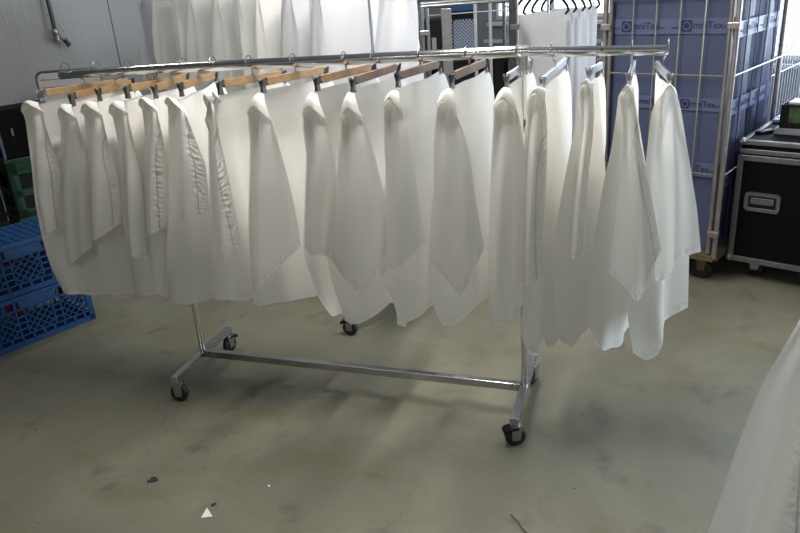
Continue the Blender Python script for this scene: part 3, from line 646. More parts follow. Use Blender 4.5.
def text_mesh(txt, size):
    cu = bpy.data.curves.new('lettering', 'FONT'); cu.body = txt; cu.size = size; cu.extrude = .0004
    ob = bpy.data.objects.new('lettering', cu); COL.objects.link(ob)
    bpy.context.view_layer.update()
    me = bpy.data.meshes.new_from_object(ob.evaluated_get(bpy.context.evaluated_depsgraph_get()))
    wd = max((v.co.x for v in me.vertices), default=0)
    bpy.data.objects.remove(ob); bpy.data.curves.remove(cu)
    return me, wd
def logo_mesh(s):
    """dark square with a pale ring knocked out of it"""
    mb = MB(); n = 28; ro, ri = .40*s, .29*s; c = s/2
    sq = []
    for j in range(n):
        a = 2*PI*j/n; x, y = math.cos(a), math.sin(a); k = c/max(abs(x),abs(y)); sq.append((c+x*k, c+y*k))
    for a_, b_ in (('sq', ro), (ri, 0)):
        for j in range(n):
            a0, a1 = 2*PI*j/n, 2*PI*(j+1)/n
            if a_ == 'sq':
                P0, P1 = sq[j], sq[(j+1)%n]; Q0 = (c+ro*math.cos(a0), c+ro*math.sin(a0)); Q1 = (c+ro*math.cos(a1), c+ro*math.sin(a1))
                mb.add([(*P0,0),(*P1,0),(*Q1,0),(*Q0,0)], [(0,1,2,3)])
            else:
                mb.add([(c+ri*math.cos(a0)*.9, c+ri*math.sin(a0)*.9,0),(c+ri*math.cos(a1)*.9,c+ri*math.sin(a1)*.9,0),(c,c,0)], [(0,1,2)])
    return mb
def print_row(root, origin, du, dn, reps, step, z, s=1.):
    bnd = MB()
    L_ = step*reps
    bnd.add([origin+du*0+Vector((0,0,z-.030*s)), origin+du*L_+Vector((0,0,z-.030*s)), origin+du*L_+Vector((0,0,z+.058*s)), origin+Vector((0,0,z+.058*s))], [(0,1,2,3)])
    b = bnd.build('printed_band', M['band'], root, recalc=False)
    rot = Matrix((du, Vector((0,0,1)), du.cross(Vector((0,0,1))))).transposed().to_4x4()
    for r in range(reps):
        for txt, sz, off in (('www.', .022, .01), (None, .062, .068), ('mniTex', .055, .134), ('.eu', .024, .30)):
            if txt: me, wd = text_mesh(txt, sz*s)
            else:
                lm = logo_mesh(sz*s); me = bpy.data.meshes.new('logo'); me.from_pydata(lm.v, [], lm.f)
            me.materials.append(M['ink'])
            o = bpy.data.objects.new('lettering' if txt else 'logo_square', me); COL.objects.link(o); o.parent = b
            p = origin + du*(step*r+off*s) + dn*.002 + Vector((0,0,z-(.016*s if not txt else 0)))
            o.matrix_local = Matrix.Translation(p) @ rot
    return b
FR = (Vector((.045,.022,0)), Vector((1,0,0)), Vector((0,-1,0)))
for z in (1.425, 1.02, .66): print_row(ln, FR[0]+Vector((-.02 if z != 1.02 else .06,0,0)), FR[1], FR[2], 2, .335 if z != 1.02 else .29, z, .92 if z != 1.02 else .8)
SD = (Vector((CW-.006,.06,0)), Vector((0,1,0)), Vector((1,0,0)))
for z in (1.40, 1.0, .60): print_row(ln, SD[0], SD[1], SD[2], 2, .34, z, .95)

C1 = C0 + cn*(CDP+.05) - cd*.08
roll_cage('empty wire roll cage standing behind the blue lined one, at the right edge', C1, CY, CW, CDP, CH, 8, 12, (.62,1.05,1.25,1.45), True, 'wirew', 'wirew')

# trolley of dark crates behind the middle of the front rack
TY = R(18.); T0 = Vector((.63,1.99,0)); TW, TD, TH = .60, .55, 1.60
tro = roll_cage('steel trolley loaded with dark crates seen behind the middle of the front rail', T0, TY, TW, TD, TH, 0, 2, (1.545,), True, 'wirew', 'steel')
p = MB(); p.bar((.155,-.005,.2), (.155,-.005,1.58), .066, .03, up=(0,1,0)); p.build('broad_post', M['steel'], tro, bevel=.003)
for x in (.34,.435):
    p = MB(); p.bar((x,.0,.2), (x,.0,1.60), .020, .02, up=(0,1,0)); p.build('post', M['wirew'], tro, bevel=.002)
p = MB(); p.bar((.575,-.01,.2), (.575,-.01,1.62), .042, .03, up=(0,1,0)); p.build('broad_post', M['cagedark'], tro, bevel=.003)
def on_trolley(x, y, z, name, label, cat, size, mat, kind, group=None):
    q = T0 + Matrix.Rotation(TY,3,'Z') @ Vector((x,y,z))
    return crate(name, label, cat, q, TY, size, mat, kind, group)

def crate(name, label, cat, loc, rz, size, mat, style, group=None):
    """open topped plastic crate; origin on its floor centre"""
    w, d, h = size; t = .012
    o = thing(name, label, cat, loc, rz, group)
    b = MB()
    b.box((0,0,.008), (w-.02,d-.02,.012))
    def side(P, L_):      # P(u, z, inward) ; u in -L/2..L/2
        def br(u0, z0, u1, z1, wd): b.bar(P(u0,z0), P(u1,z1), wd, t*.8, up=P.n)
        br(-L_/2,.02,L_/2,.02,.03); br(-L_/2,h-.075,L_/2,h-.075,.012)
        for s in (-1,1): br(s*(L_/2-.016),.0,s*(L_/2-.016),h,.032)
        if style == 'lattice':
            zs = (.036,.064,h-.08)
            br(-L_/2,.064,L_/2,.064,.007)
            k = int(L_/.055)
            for i in range(1,k): u = -L_/2+L_*i/k; br(u,.02,u,.064,.012); br(u,h-.075,u,h-.02,.012)
            for c0 in (-.10,.10):
                for du in (-.022,.022): br(c0+du,.06,c0+du,h-.07,.008)
                for i in range(1,4):
                    zz = lerp(.064,h-.08,i/4); br(c0-.022,zz,c0+.022,zz,.008)
            z0, z1 = .064, h-.078; hh = z1-z0
            for a, bb in ((-L_/2+.03,-.122),(-.078,.078),(.122,L_/2-.03)):
                u = a-hh
                while u < bb:
                    for f in (0,1):
                        ua, ub = max(u,a), min(u+hh,bb)
                        if ub-ua > .012:
                            za, zb = z0+(ua-u), z0+(ub-u)
                            if f: za, zb = z0+z1-za, z0+z1-zb
                            br(ua,za,ub,zb,.006)
                    u += .042
        elif style == 'bottle':
            br(-L_/2,h*.86,L_/2,h*.86,h*.28 if False else .10); br(-L_/2,h*.42,L_/2,h*.42,.045)
            for u in (0.,): br(u,.02,u,h*.42,.030)
            for s in (-1,1): br(s*(L_/2-.03),0,s*(L_/2-.03),h,.06)
            br(-L_/2,.03,L_/2,.03,.06)
            if L_ > .35: br(0,.02,0,h,.05)
        else:
            br(-L_/2,h/2,L_/2,h/2,h-.004)
    class PP: pass
    for nx_, L_, off in (((0,-1),w,d/2),((0,1),w,d/2),((1,0),d,w/2),((-1,0),d,w/2)):
        n = Vector((nx_[0],nx_[1],0)); u_ = Vector((-n.y,n.x,0))
        class F:
            pass
        f = (lambda uu, zz, n=n, u_=u_, off=off: tuple(n*(off-t/2)+u_*uu+Vector((0,0,zz))))
        class W_:
            def __init__(s, f, n): s.f, s.n = f, tuple(n)
            def __call__(s, a, z): return s.f(a, z)
        side(W_(f, n), L_)
    b.build('crate_body', mat, o, bevel=0)
    if style == 'bottle':
        dv = MB(); dv.box((0,0,h*.42), (w-.05,d-.05,h*.74)); dv.build('dark_infill', M['blackp'], o)  # added solid black block, so the openings look dark inside
    r = MB()
    for s in (-1,1):
        r.box((0,s*(d/2-.010),h-.012), (w+.012,.030,.024)); r.box((s*(w/2-.010),0,h-.012), (.030,d-.04,.024))
    if style == 'lattice':
        for s in (-1,1): r.box((0,s*(d/2-.004),h-.05), (.20,.014,.05)); r.box((s*(w/2-.004),0,h-.05), (.014,.16,.05))
    r.build('rim', mat, o, bevel=.003)
    return o

on_trolley(.30,.28,.20,'dark_crate','black solid crate at the bottom of the trolley behind the front rail','crate',(.52,.42,.38),M['blackp'],'solid','dark crates on the trolley')
on_trolley(.30,.28,.585,'dark_crate','dark green solid crate in the middle of the trolley behind the front rail','crate',(.52,.42,.38),simple('blackish_green_plastic',(.006,.02,.016),.45),'solid','dark crates on the trolley')
on_trolley(.30,.28,.97,'dark_crate','blackish green crate under the boxes on the trolley','crate',(.52,.42,.28),M['blackp'],'solid','dark crates on the trolley')
q = T0 + Matrix.Rotation(TY,3,'Z') @ Vector((.075,.25,1.25))
bx_ = thing('carton', 'black box with a pale label on the left of the trolley top', 'box', q, TY)
m = MB(); m.box((0,0,.13), (.13,.3,.26)); m.build('box_body', M['blackp'], bx_, bevel=.004)
m = MB(); m.box((.0,-.151,.10), (.03,.002,.10)); m.build('paper_label', M['grey'], bx_)
q = T0 + Matrix.Rotation(TY,3,'Z') @ Vector((.27,.25,1.25))
bx_ = thing('lattice_box', 'grey blue lattice box under a blue lid on the trolley top', 'box', q, TY)
m = MB(); m.box((0,0,.15), (.16,.28,.30))
m.build('box_body', M['blackp'], bx_, bevel=.004)
m = MB()
for i in range(-6,7):
    for s in (-1,1):
        x0 = i*.022
        pts = []
        for zz in (0,1):
            pts.append((x0+s*(zz-.5)*.19, .06+.19*zz))
        (xa,za),(xb,zb) = pts
        def clip(xa,za,xb,zb):
            out = []
            for (x,z,xo,zo) in ((xa,za,xb,zb),(xb,zb,xa,za)):
                lim = .072
                if abs(x) > lim:
                    k = (math.copysign(lim,x)-xo)/(x-xo) if x != xo else 0; x, z = xo+(x-xo)*k, zo+(z-zo)*k
                out.append((x,z))
            return out
        if abs(xa) > .072 and abs(xb) > .072 and xa*xb > 0: continue
        (xa,za),(xb,zb) = clip(xa,za,xb,zb)
        m.bar((xa,-.143,za), (xb,-.143,zb), .007, .005, up=(0,1,0))
m.build('lattice_front', M['grille'], bx_)
m = MB(); m.box((0,0,.328), (.165,.285,.055)); m.build('lid', M['blue'], bx_, bevel=.004)

# ------------------------------------------------------------------ linens on black hangers
LY = R(19); lr = Matrix.Rotation(LY,3,'Z'); LO = lr @ Vector((0,0,0)) + Vector((1.30,2.63,0))
def black_hanger_mesh():
    mb = MB(); pts = []
    for i in range(17):
        u = -1+2*i/16; x = u*.178
        z = .17 - .115*abs(u)**2.2
        pts.append((x,0,z))
    pts = [(-.166,0,-.004),(-.190,0,.022)] + pts + [(.190,0,.022),(.166,0,-.004)]
    mb.tube(pts, .009, 8); mb.tube([(-.166,0,-.002),(.166,0,-.002)], .004, 8)
    return mb
def linen_mesh(h, seed):
    rnd = random.Random(seed); mb = MB(); nx_, nz_ = 24, 20
    for s in (-1,1):
        g = []
        for j in range(nz_+1):
            t = j/nz_; row = []
            for i in range(nx_+1):
                u = -1+2*i/nx_
                z = .006 - t*h*(1 if s < 0 else .8)
                y = s*(.010+.012*min(1,t*4)) + .012*t*math.sin(5*u+seed+s) 
                if j == 0: y = s*.003; z = .013
                row.append(Vector((u*.172*(1-.02*t), y, z)))
            g.append(row)
        grid(mb, g)
    return mb
raild = lr @ Vector((.58,.81,0)); raild.normalize()
ZB = 1.475
lrk = rack('tall chrome rack carrying the folded linens on black hangers behind the blue lined cage', LO+raild*.12-raild*0, math.atan2(raild.y,raild.x), .9, 1.69, .25, .22, .15, knob=False)
hm = None
for i in range(5):
    p = LO + raild*(.0+i*.15) + Vector((0,0,ZB))
    hg = thing('black_hanger', '%s black plastic hanger from the front on the linen rack' % ('foremost','second','third','fourth','fifth','sixth')[i], 'hanger', p, LY+R((0,3,-4,5,-2,4)[i]), 'black hangers on the linen rack')
    if hm is None: hm = black_hanger_mesh().build('shoulder_bar', M['blackp'], hg)
    else:
        o = hm.copy(); COL.objects.link(o); o.parent = hg
    hk = MB(); hk.tube([(0,0,.17),(0,0,.19),(0,.014,.20)]+[(0,.020*math.cos(a*PI/6),.215+.022*math.sin(a*PI/6)) for a in range(0,7)], .003, 7)
    hk.build('hook', M['steel'], hg)
    li = linen_mesh(.88-.03*(i%2), i).build('folded_linen', M['linen'], None, p, hg.rotation_euler[2], recalc=False)
    tag(li, '%s white linen from the front on the black hangers' % ('foremost','second','third','fourth','fifth','sixth')[i], 'linen', 'linens on black hangers')

# ------------------------------------------------------------------ flight case
FY = R(-22.5); F0 = Vector((2.525,1.64,0)); FWd, FD, FB, FT = 1.10, .95, .125, .825
fd = Vector((math.cos(FY), math.sin(FY), 0)); fn = Vector((-fd.y, fd.x, 0))
fc = thing('flight_case', 'black flight case with aluminium edges and recessed handle at the right edge', 'case', F0, FY)
m = MB(); m.box((FWd/2,FD/2,(FB+.742)/2), (FWd-.012,FD-.012,.742-FB)); m.build('body', M['black'], fc)
m = MB(); m.box((FWd/2,FD/2,(.754+FT)/2), (FWd-.012,FD-.012,FT-.754)); lid = m.build('lid', M['black'], fc)
def edge(pts, wd=.032):
    m = MB()
    for a, b in pts: m.bar(a, b, wd, wd)
    return m
e = .010
ed = []
for z in (FB+e, .729):
    ed += [((0,e,z),(FWd,e,z)),((0,FD-e,z),(FWd,FD-e,z)),((e,0,z),(e,FD,z)),((FWd-e,0,z),(FWd-e,FD,z))]
for x in (e,FWd-e):
    for y in (e,FD-e): ed.append(((x,y,FB),(x,y,.742)))
edge(ed).build('edge_profile', M['alu'], fc, bevel=.003)
ed = []
for z in (.766, FT-e):
    ed += [((0,e,z),(FWd,e,z)),((0,FD-e,z),(FWd,FD-e,z)),((e,0,z),(e,FD,z)),((FWd-e,0,z),(FWd-e,FD,z))]
edge(ed, .026).build('lid_edge_profile', M['alu'], fc, bevel=.003)
m = MB(); m.box((FWd/2,.004,.748), (FWd-.03,.006,.012)); m.build('lid_gap', M['blackp'], fc)
for x in (.004,FWd-.004):
    for y in (.004,FD-.004):
        for z in (FB+.008, FT-.008):
            m = MB(); m.lathe([(0,-.022),(.014,-.019),(.022,-.008),(.024,.0),(.022,.008),(.014,.019),(0,.022)], (x,y,z), 'z', 14); m.build('ball_corner', M['alu'], fc)
def rrect(w, h, r, n=6):
    o = []
    for cx_, cy_, a0 in ((w/2-r,h/2-r,0),(-w/2+r,h/2-r,90),(-w/2+r,-h/2+r,180),(w/2-r,-h/2+r,270)):
        for i in range(n+1): a = R(a0+90*i/n); o.append((cx_+r*math.cos(a), cy_+r*math.sin(a)))
    return o
def ring(mb, o1, o2, place, h1, h2):
    n = len(o1)
    mb.add([place(x,y,h1) for x,y in o1]+[place(x,y,h2) for x,y in o2], [(i,(i+1)%n,n+(i+1)%n,n+i) for i in range(n)], False)
HX, HZ = .145, .484
pl = lambda x, y, h: (HX+x, .004-h, HZ+y)
m = MB(); o1 = rrect(.190,.112,.026); o2 = rrect(.185,.107,.024); o3 = rrect(.146,.072,.010)
ring(m,o1,o2,pl,0,.008); ring(m,o2,o3,pl,.008,.008); ring(m,o3,rrect(.140,.066,.008),pl,.008,.0045)
hdl = m.build('handle_dish', M['alu'], fc, bevel=0)
m = MB(); m.prism(rrect(.142,.068,.008), .003, lambda x, y, h: pl(x,y,.002+h)); m.build('handle_recess', M['blackp'], hdl)
m = MB(); m.prism(rrect(.120,.036,.008), .006, lambda x, y, h: pl(x,y+.008,.006+h)); m.build('handle_grip', M['alu'], hdl, bevel=.002)
for z in (.512,.527):
    m = MB(); m.lathe([(0,0),(.005,0),(.004,-.003),(0,-.004)], (.400,.006,z-.02), 'y', 10); m.build('rivet', M['alu'], fc)
for x, y in ((.12,.13),(FWd-.12,.13),(.12,FD-.13),(FWd-.12,FD-.13)):
    f = MB()
    for s in (-1,1): f.prism([(-.02,.04),(.02,.04),(.035,FB-.004),(-.035,FB-.004)], .003, lambda q, r, h, s=s: (q+x, y+s*.022+h, r))
    f.box((x,y,FB-.004), (.10,.085,.006)); cf = f.build('caster', M['steel'], fc)
    w = MB(); w.lathe([(0,-.015),(.04,-.017),(.048,-.013),(.048,.013),(.04,.017),(0,.015)], (x,y,.048), 'y', 20); w.build('wheel', M['rubber'], cf)

def at_case(x, y, z=FT): return F0 + fd*x + fn*y + Vector((0,0,z))
tr_ = thing('grey_tray', 'flat grey tray lying on top of the flight case', 'tray', at_case(.40,.35,FT+.001), FY)
m = MB(); m.box((0,0,.011), (.58,.30,.022)); m.build('tray_base', M['grey'], tr_, bevel=.004)
m = MB()
for s in (-1,1): m.box((0,s*.146,.026), (.58,.008,.010)); m.box((s*.286,0,.026), (.008,.29,.010))
m.build('tray_lip', M['grey'], tr_)
bb = thing('storage_box', 'black box with a green front patch on the grey tray at the right edge', 'box', at_case(.285,.385,FT+.0235), FY)
m = MB(); m.box((0,0,.008), (.34,.22,.014))
for s in (-1,1): m.box((0,s*.108,.07), (.34,.006,.12)); m.box((s*.168,0,.07), (.006,.21,.12))
m.build('box_body', M['blackp'], bb, bevel=.002)
lb = MB(); lb.box((-.06,-.1125,.075), (.13,.002,.085)); lb.build('green_patch', M['leaf'], bb)
lb = MB(); lb.box((.01,-.02,.136), (.30,.14,.014)); lb.build('white_insert', M['white'], bb, bevel=.003)
vb = thing('violet_bag', 'dull violet padded bag lying behind the black box on the flight case', 'bag', at_case(.36,.76,FT+.001), FY)
m = MB(); m.lathe([(0,0),(.15,.0),(.185,.03),(.19,.09),(.165,.15),(.10,.185),(0,.195)], (0,0,0), 'z', 22); m.build('bag_body', M['violet'], vb)
m = MB(); m.tube([(-.08,0,.185),(-.06,0,.215),(0,0,.225),(.06,0,.215),(.08,0,.185)], .008, 8); m.build('handle', M['violet'], vb)
st = thing('film_pack', 'pale folded film pack lying near the left edge of the flight case', 'film', at_case(.065,.68,FT+.001), FY)
m = MB(); m.box((0,0,.012), (.09,.34,.022)); m.build('pack_body', M['tape'], st, bevel=.006)
m = MB(); m.box((0,-.1,.0245), (.092,.03,.002)); m.build('strap', M['grey'], st)
blk = thing('small_device', 'small black flat device lying on the front edge of the flight case', 'device', at_case(.062,.22,FT+.001), FY+R(65))
m = MB(); m.box((0,0,.008), (.11,.045,.015)); m.build('device_body', M['blackp'], blk, bevel=.004)
m = MB(); m.box((.02,0,.0160), (.06,.02,.001)); m.build('device_face', M['grey'], blk)

# ------------------------------------------------------------------ crates at the left
BA = Vector((-1.058,.441,0)); BB = Vector((-1.280,-.095,0)); bu = (BA-BB).normalized(); bnrm = Vector((bu.y,-bu.x,0))
BYaw = math.atan2(bu.y, bu.x)
bc = (BA+BB)/2 - bnrm*.20
crate('plastic_crate', 'bottom blue lattice crate standing on the floor left of the front rack', 'crate', bc, BYaw, (.60,.40,.292), M['blue'], 'lattice', 'blue crates at the left edge')
tc_ = crate('plastic_crate', 'top blue lattice crate stacked left of the front rack', 'crate', bc+Vector((0,0,.293)), BYaw, (.60,.40,.292), M['blue'], 'lattice', 'blue crates at the left edge')
m = MB(); m.box((0,0,.284), (.585,.385,.010))
for i in range(-6,7):
    m.box((i*.044,0,.291), (.010,.37,.008))
for i in range(-4,5): m.box((0,i*.042,.291), (.57,.010,.008))
m.build('lid', M['blue'], tc_)
gu = Vector((math.cos(R(62)), math.sin(R(62)), 0)); gn = Vector((gu.y,-gu.x,0)); GP = Vector((-2.03,.99,0))
gc = GP + gu*.20 - gn*.15
for i in range(2):
    crate('bottle_crate', ('lower','upper')[i]+' green bottle crate in the stack behind the blue crates', 'crate', gc+Vector((0,0,i*.412)), R(62), (.40,.30,.41), M['green'], 'bottle', 'green bottle crates')
kc = thing('equipment_case', 'black case with grey metal edge standing on the green bottle crates', 'case', gc+Vector((0,0,.826)), R(62))
m = MB(); m.box((0,0,.16), (.37,.26,.32)); m.build('case_body', M['black'], kc, bevel=.006)
m = MB()
for x in (-.185,.185):
    for y in (-.13,.13): m.box((x,y,.16), (.018,.018,.324))
m.box((.02,-.133,.16), (.028,.010,.318)); m.build('metal_edge', simple('slate_metal_edge',(.10,.12,.18),.4,.3), kc, bevel=.002)
m = MB(); m.box((-.10,-.134,.17), (.012,.006,.05)); m.build('latch', M['alu'], kc)
# a further stack at the very edge of the frame
g2 = gc - gu*.46 - gn*.05
for i in range(2):
    crate('dark_crate', ('lower','upper')[i]+' black solid crate at the far left edge behind the blue crates', 'crate', g2+Vector((0,0,i*.412)), R(60), (.40,.30,.41), M['blackp'], 'solid', 'black crates at the left edge')
kc2 = copy_tree(kc); kc2.location = g2+Vector((0,0,.826)); kc2.rotation_euler = (0,0,R(60)); kc2['label'] = 'black case on the black crates, cut off by the left edge'
rb = thing('red_crate', 'small red plastic box standing between the blue and green crates', 'box', Vector((-1.70,.40,0)), R(62))
m = MB(); m.box((0,0,.235), (.22,.20,.47)); m.build('box_body', M['red'], rb, bevel=.008)
m = MB(); m.box((0,0,.482), (.235,.215,.024)); m.build('lid', M['red'], rb, bevel=.005)

# white board with rounded metal rim behind the left tip of the rail
WB0 = Vector((-2.29,1.70,0)); WB1 = Vector((-1.85,1.88,0)); wu = (WB1-WB0); WL = wu.length; wu.normalize(); wn = Vector((wu.y,-wu.x,0))
wb = thing('white_stand_board', 'white board with rounded grey tube rim behind the left tip of the rail', 'board', WB0, math.atan2(wu.y,wu.x))
ol = [(x+WL/2, y+1.06) for x, y in rrect(WL,.50,.05)]
m = MB(); m.prism([(x+WL/2, y+1.06) for x, y in rrect(WL-.02,.48,.045)], .02, lambda x, y, h: (x, -.01+h, y)); m.build('panel', M['white'], wb)
m = MB(); m.tube([(x,0,y) for x, y in ol]+[(ol[0][0],0,ol[0][1])], .009, 8, cap=False); m.build('rim', M['alu'], wb)
for x in (.05, WL-.05):
    m = MB(); m.tube([(x,0,.03),(x,0,.83)], .011, 8); m.tube([(x,-.09,.012),(x,.09,.012)], .012, 8); m.tube([(x,0,.01),(x,0,.05)], .012, 8); m.build('leg', M['alu'], wb)
m = MB()
for z in (1.255,1.20): m.box((WL/2,-.0115,z), (WL-.06,.003,.004))
m.box((.05,-.012,1.26), (.010,.004,.010)); m.build('groove', M['grey'], wb)

# ------------------------------------------------------------------ floor bits
m = MB(); m.add([(.552,-.925,.001),(.595,-.914,.006),(.544,-.872,.0015)], [(0,1,2)]); m.add([(.552,-.925,.0012),(.595,-.914,.0062),(.544,-.872,.0017)], [(2,1,0)])
tag(m.build('paper_scrap', M['paper'], None, recalc=False), 'small white triangular paper scrap lying on the floor at the bottom', 'paper')
m = MB()
rnd = random.Random(3)
for i in range(9):
    a = rnd.uniform(0,6.28); r_ = rnd.uniform(0,.016); m.lathe([(0,0),(.010,.0),(.008,.004),(0,.006)], (.240+r_*math.cos(a), -.780+r_*math.sin(a), 0), 'z', 8)
tag(m.build('dirt_clump', M['dirt'], None), 'dark dirt clump on the floor below the left caster', 'dirt')
m = MB(); m.tube([(1.636,-.649,.003),(1.661,-.678,.006),(1.687,-.712,.004),(1.72,-.742,.003)], .0022, 6)
tag(m.build('twig', M['twig'], None), 'thin brown twig on the floor at the bottom edge', 'twig')
m = MB(); m.lathe([(0,0),(.005,0),(.004,.003),(0,.004)], (.714,-.706,0), 'z', 8); tag(m.build('crumb', M['paper'], None), 'tiny pale crumb on the floor right of the paper scrap', 'crumb')
m = MB(); m.lathe([(0,0),(.009,0),(.006,.004),(0,.005)], (.557,-.853,0), 'z', 8); m.lathe([(0,0),(.007,0),(.004,.004),(0,.005)], (.562,-.846,0), 'z', 8)
tag(m.build('dirt_clump', M['dirt'], None), 'small dark speck on the floor just above the paper scrap', 'dirt')
m = MB(); m.lathe([(0,0),(.006,0),(.005,.004),(0,.005)], (2.057,.567,0), 'z', 8); tag(m.build('dirt_clump', M['dirt'], None), 'dark speck on the floor below the rightmost cover', 'dirt')

# ------------------------------------------------------------------ room shell
def slab(name, c, d, rz, mat):
    m = MB(); m.box((0,0,0), d); o = m.build(name, mat, None, c, rz); structure(o); return o
slab('floor', (0,0,-.05), (24,24,.1), 0, M['floor'])
WD = Vector((.39,.92,0)).normalized(); WN = Vector((WD.y,-WD.x,0)); WP = Vector((-2.509,2.264,0)); wyaw = math.atan2(WD.y,WD.x)
CZ = 4.2
slab('wall_left', WP - WN*.06 + Vector((0,0,CZ/2)) - WD*1., (12,.12,CZ), wyaw, M['wall'])
j = slab('trim_1', Vector((-2.325,2.70,0)) + WN*.0005 + Vector((0,0,CZ/2)), (.008,.004,CZ), wyaw, M['seam'])
BP = Vector((.541,5.189,0)); BDr = Vector((WD.y,-WD.x,0)); BN = -WD; byaw = math.atan2(BDr.y,BDr.x)
def bw(u, z, off=0.): return BP + BDr*u + BN*off + Vector((0,0,z))
# back wall with two glazed openings: built as piers, sills and lintels round them
OP = [(-.05,1.25,1.32,2.5),(2.55,5.2,.95,3.2)]
def pier(u0, u1, z0, z1):
    m = MB(); m.box((0,0,0), (u1-u0,.14,z1-z0)); return m, bw((u0+u1)/2, (z0+z1)/2, -.07)
m = MB()
for u0, u1, z0, z1 in ((-3,-.05,0,CZ),(-.05,1.25,0,1.32),(-.05,1.25,2.5,CZ),(1.25,2.55,0,CZ),(2.55,5.2,0,.95),(2.55,5.2,3.2,CZ),(5.2,9,0,CZ)):
    m.box(((u0+u1)/2,0,(z0+z1)/2), (u1-u0,.14,z1-z0))
structure(m.build('wall_back', M['wall_b'], None, BP - BN*.07, byaw))
for n, (u0,u1,z0,z1) in enumerate(OP):
    fr_ = MB()
    for z in (z0,z1): fr_.box(((u0+u1)/2,0,z), (u1-u0,.08,.06))
    k = 2 if n == 0 else 4
    for i in range(k+1): fr_.box((lerp(u0,u1,i/k),0,(z0+z1)/2), (.05,.08,z1-z0))
    w_ = structure(fr_.build('window_%d' % (n+1), M['white'], None, BP-BN*.05, byaw))
    g_ = MB(); g_.box(((u0+u1)/2,.02,(z0+z1)/2), (u1-u0,.006,z1-z0)); g_.build('pane', M['day'], w_)
    s_ = MB(); s_.box(((u0+u1)/2,-.06,z0-.045), (u1-u0+.12,.16,.03)); s_.build('window_sill', M['white'], w_)
tm = MB(); tm.box((.6,-.012,1.10), (1.6,.02,.035)); structure(tm.build('trim_2', M['white'], None, BP, byaw))
slab('wall_front', (0,-7,CZ/2), (24,.12,CZ), 0, M['white'])
m = MB()
for y0, y1, z0, z1 in ((-12,0,0,CZ),(0,4.,0,.9),(0,4.,3.2,CZ),(4.,12,0,CZ)): m.box((0,(y0+y1)/2,(z0+z1)/2), (.12,y1-y0,z1-z0))
structure(m.build('wall_right', M['wall'], None, (6.8,0,0)))
fr_ = MB()
for z in (.9,3.2): fr_.box((6.76,2.,z), (.08,4.,.06))
for i in range(5): fr_.box((6.76,.02+i*.99,2.05), (.08,.05,2.3))
w_ = structure(fr_.build('window_3', M['white'], None))
g_ = MB(); g_.box((6.79,2.,2.05), (.006,4.,2.3)); g_.build('pane', M['day'], w_)
li = bpy.data.lights.new('window_daylight', 'AREA'); li.shape = 'RECTANGLE'; li.size = 3.9; li.size_y = 2.2; li.energy = 180; li.color = (.74,.86,1.)
lo = bpy.data.objects.new('window_daylight', li); COL.objects.link(lo); lo.location = (6.68,2.,2.05); lo.rotation_euler = Vector((1,0,0)).to_track_quat('Z','Y').to_euler()

slab('ceiling', (0,0,CZ+.05), (24,24,.1), 0, M['ceil'])

# compressed air pipe with valve on the left wall
pp = thing('air_pipe', 'dark pipe with a shut off valve coming down the grey left wall', 'pipe', WP + WN*.06 - WD*.05, wyaw)
m = MB(); m.tube([(0,0,1.56),(0,0,CZ)], .017, 10); m.build('pipe', M['pipe'], pp)
m = MB(); m.lathe([(0,-.05),(.024,-.05),(.027,-.03),(.022,-.01),(.028,.01),(.028,.04),(.018,.05),(0,.05)], (0,0,1.545), 'z', 14)
m.tube([(.0,0,1.545),(.06,-.01,1.50)], .013, 8); m.tube([(.03,-.04,1.63),(.055,-.04,1.56)], .006, 6); m.build('valve', M['brass'], pp)
m = MB(); m.tube([(.055,-.01,1.505),(.085,-.012,1.455)], .020, 10); m.build('coupling', M['pipe'], pp)
for z in (2.0,3.2):
    m = MB(); m.box((0,.02,z), (.06,.075,.03)); m.build('pipe_clamp', M['steel'], pp)

# fluorescent fittings under the ceiling
def fitting(x, y, rz, L_, label, watts, drop=.6, wd=.14):
    t = thing('ceiling_light', label, 'lamp', (x,y,CZ-drop), rz, None)
    m = MB(); m.box((0,0,.045), (L_,wd,.05))
    for s in (-1,1):
        m.tube([(s*L_*.4,0,.07),(s*L_*.4,0,drop)], .005, 6)
    m.build('housing', M['white'], t, bevel=.004)
    for y_ in ((0,) if wd < .2 else (-.06,.06)):
        m = MB(); m.tube([(-L_/2+.03,y_,0),(L_/2-.03,y_,0)], .013, 10); m.build('tube', M['tube'], t)
    li = bpy.data.lights.new('tube_light', 'AREA'); li.shape = 'RECTANGLE'; li.size = L_; li.size_y = wd; li.energy = watts; li.color = (1.,.965,.92)
    lo = bpy.data.objects.new('tube_light', li); COL.objects.link(lo); lo.location = (x,y,CZ-drop-.03); lo.rotation_euler = (0,0,rz)
    return t
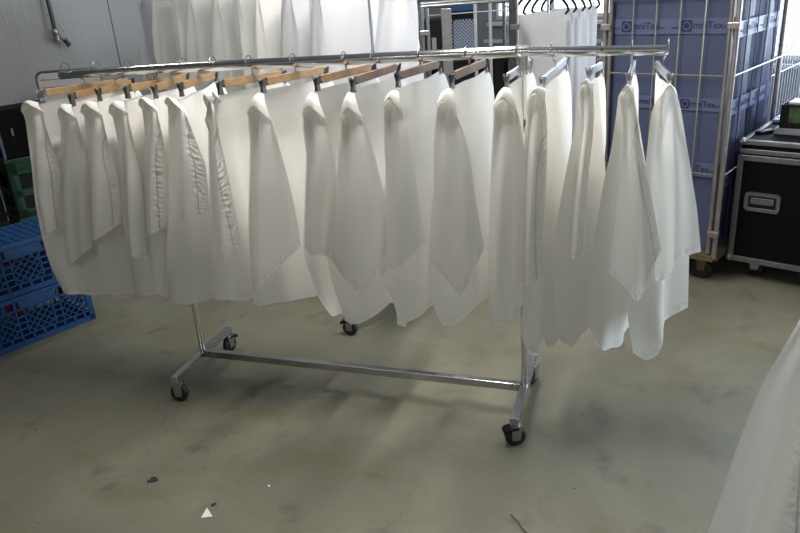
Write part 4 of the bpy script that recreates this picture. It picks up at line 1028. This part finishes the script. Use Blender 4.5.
fitting(1.12,.10,R(90),1.5,'fluorescent fitting hanging low over the front rack',54,1.3,.16)
fitting(3.3,.9,R(67),2.4,'fluorescent fitting hanging over the flight case',12,1.0)
fitting(1.0,3.4,R(67),2.4,'fluorescent fitting hanging over the linen rack',7)
fitting(-1.5,.3,R(67),1.5,'fluorescent fitting hanging over the crates at the left',10)
fitting(0,-6.0,0,2.4,'unseen fluorescent fitting added as fill by the wall behind the viewer',24)  # added fill lamp out of view, for cover fronts and rail reflections
# daylight coming through the two windows
for n, (u0,u1,z0,z1) in enumerate(OP):
    li = bpy.data.lights.new('window_daylight', 'AREA'); li.shape = 'RECTANGLE'; li.size = u1-u0-.1; li.size_y = z1-z0-.1
    li.energy = (10,80)[n]; li.color = (.74,.86,1.)
    lo = bpy.data.objects.new('window_daylight', li); COL.objects.link(lo)
    lo.location = bw((u0+u1)/2, (z0+z1)/2, .04)
    lo.rotation_euler = (-BN).to_track_quat('Z','Y').to_euler()

w = bpy.data.worlds.new('hall_surroundings'); S.world = w; w.use_nodes = True
bg = w.node_tree.nodes['Background']; bg.inputs[0].default_value = (.86,.92,1.,1); bg.inputs[1].default_value = .04

# ------------------------------------------------------------------ camera
f, pit, roll, yaw = 712.03, .38089, -.07178, -.33844
cam = bpy.data.cameras.new('camera'); co = bpy.data.objects.new('camera', cam); COL.objects.link(co)
cam.sensor_width = 36; cam.sensor_fit = 'HORIZONTAL'; cam.lens = f*36/800; cam.clip_start = .05
Fw = Vector((math.sin(yaw)*math.cos(pit), math.cos(yaw)*math.cos(pit), -math.sin(pit)))
Rt = Vector((math.cos(yaw), -math.sin(yaw), 0)); Up = Rt.cross(Fw)
R2 = Rt*math.cos(roll)+Up*math.sin(roll); U2 = -Rt*math.sin(roll)+Up*math.cos(roll)
mw = Matrix((R2, U2, -Fw)).transposed().to_4x4(); mw.translation = (1.98744,-2.63055,1.76262)
co.matrix_world = mw
S.camera = co
S.view_settings.view_transform = 'Standard'; S.view_settings.look = 'None'; S.view_settings.gamma = 1.; S.view_settings.exposure = .34
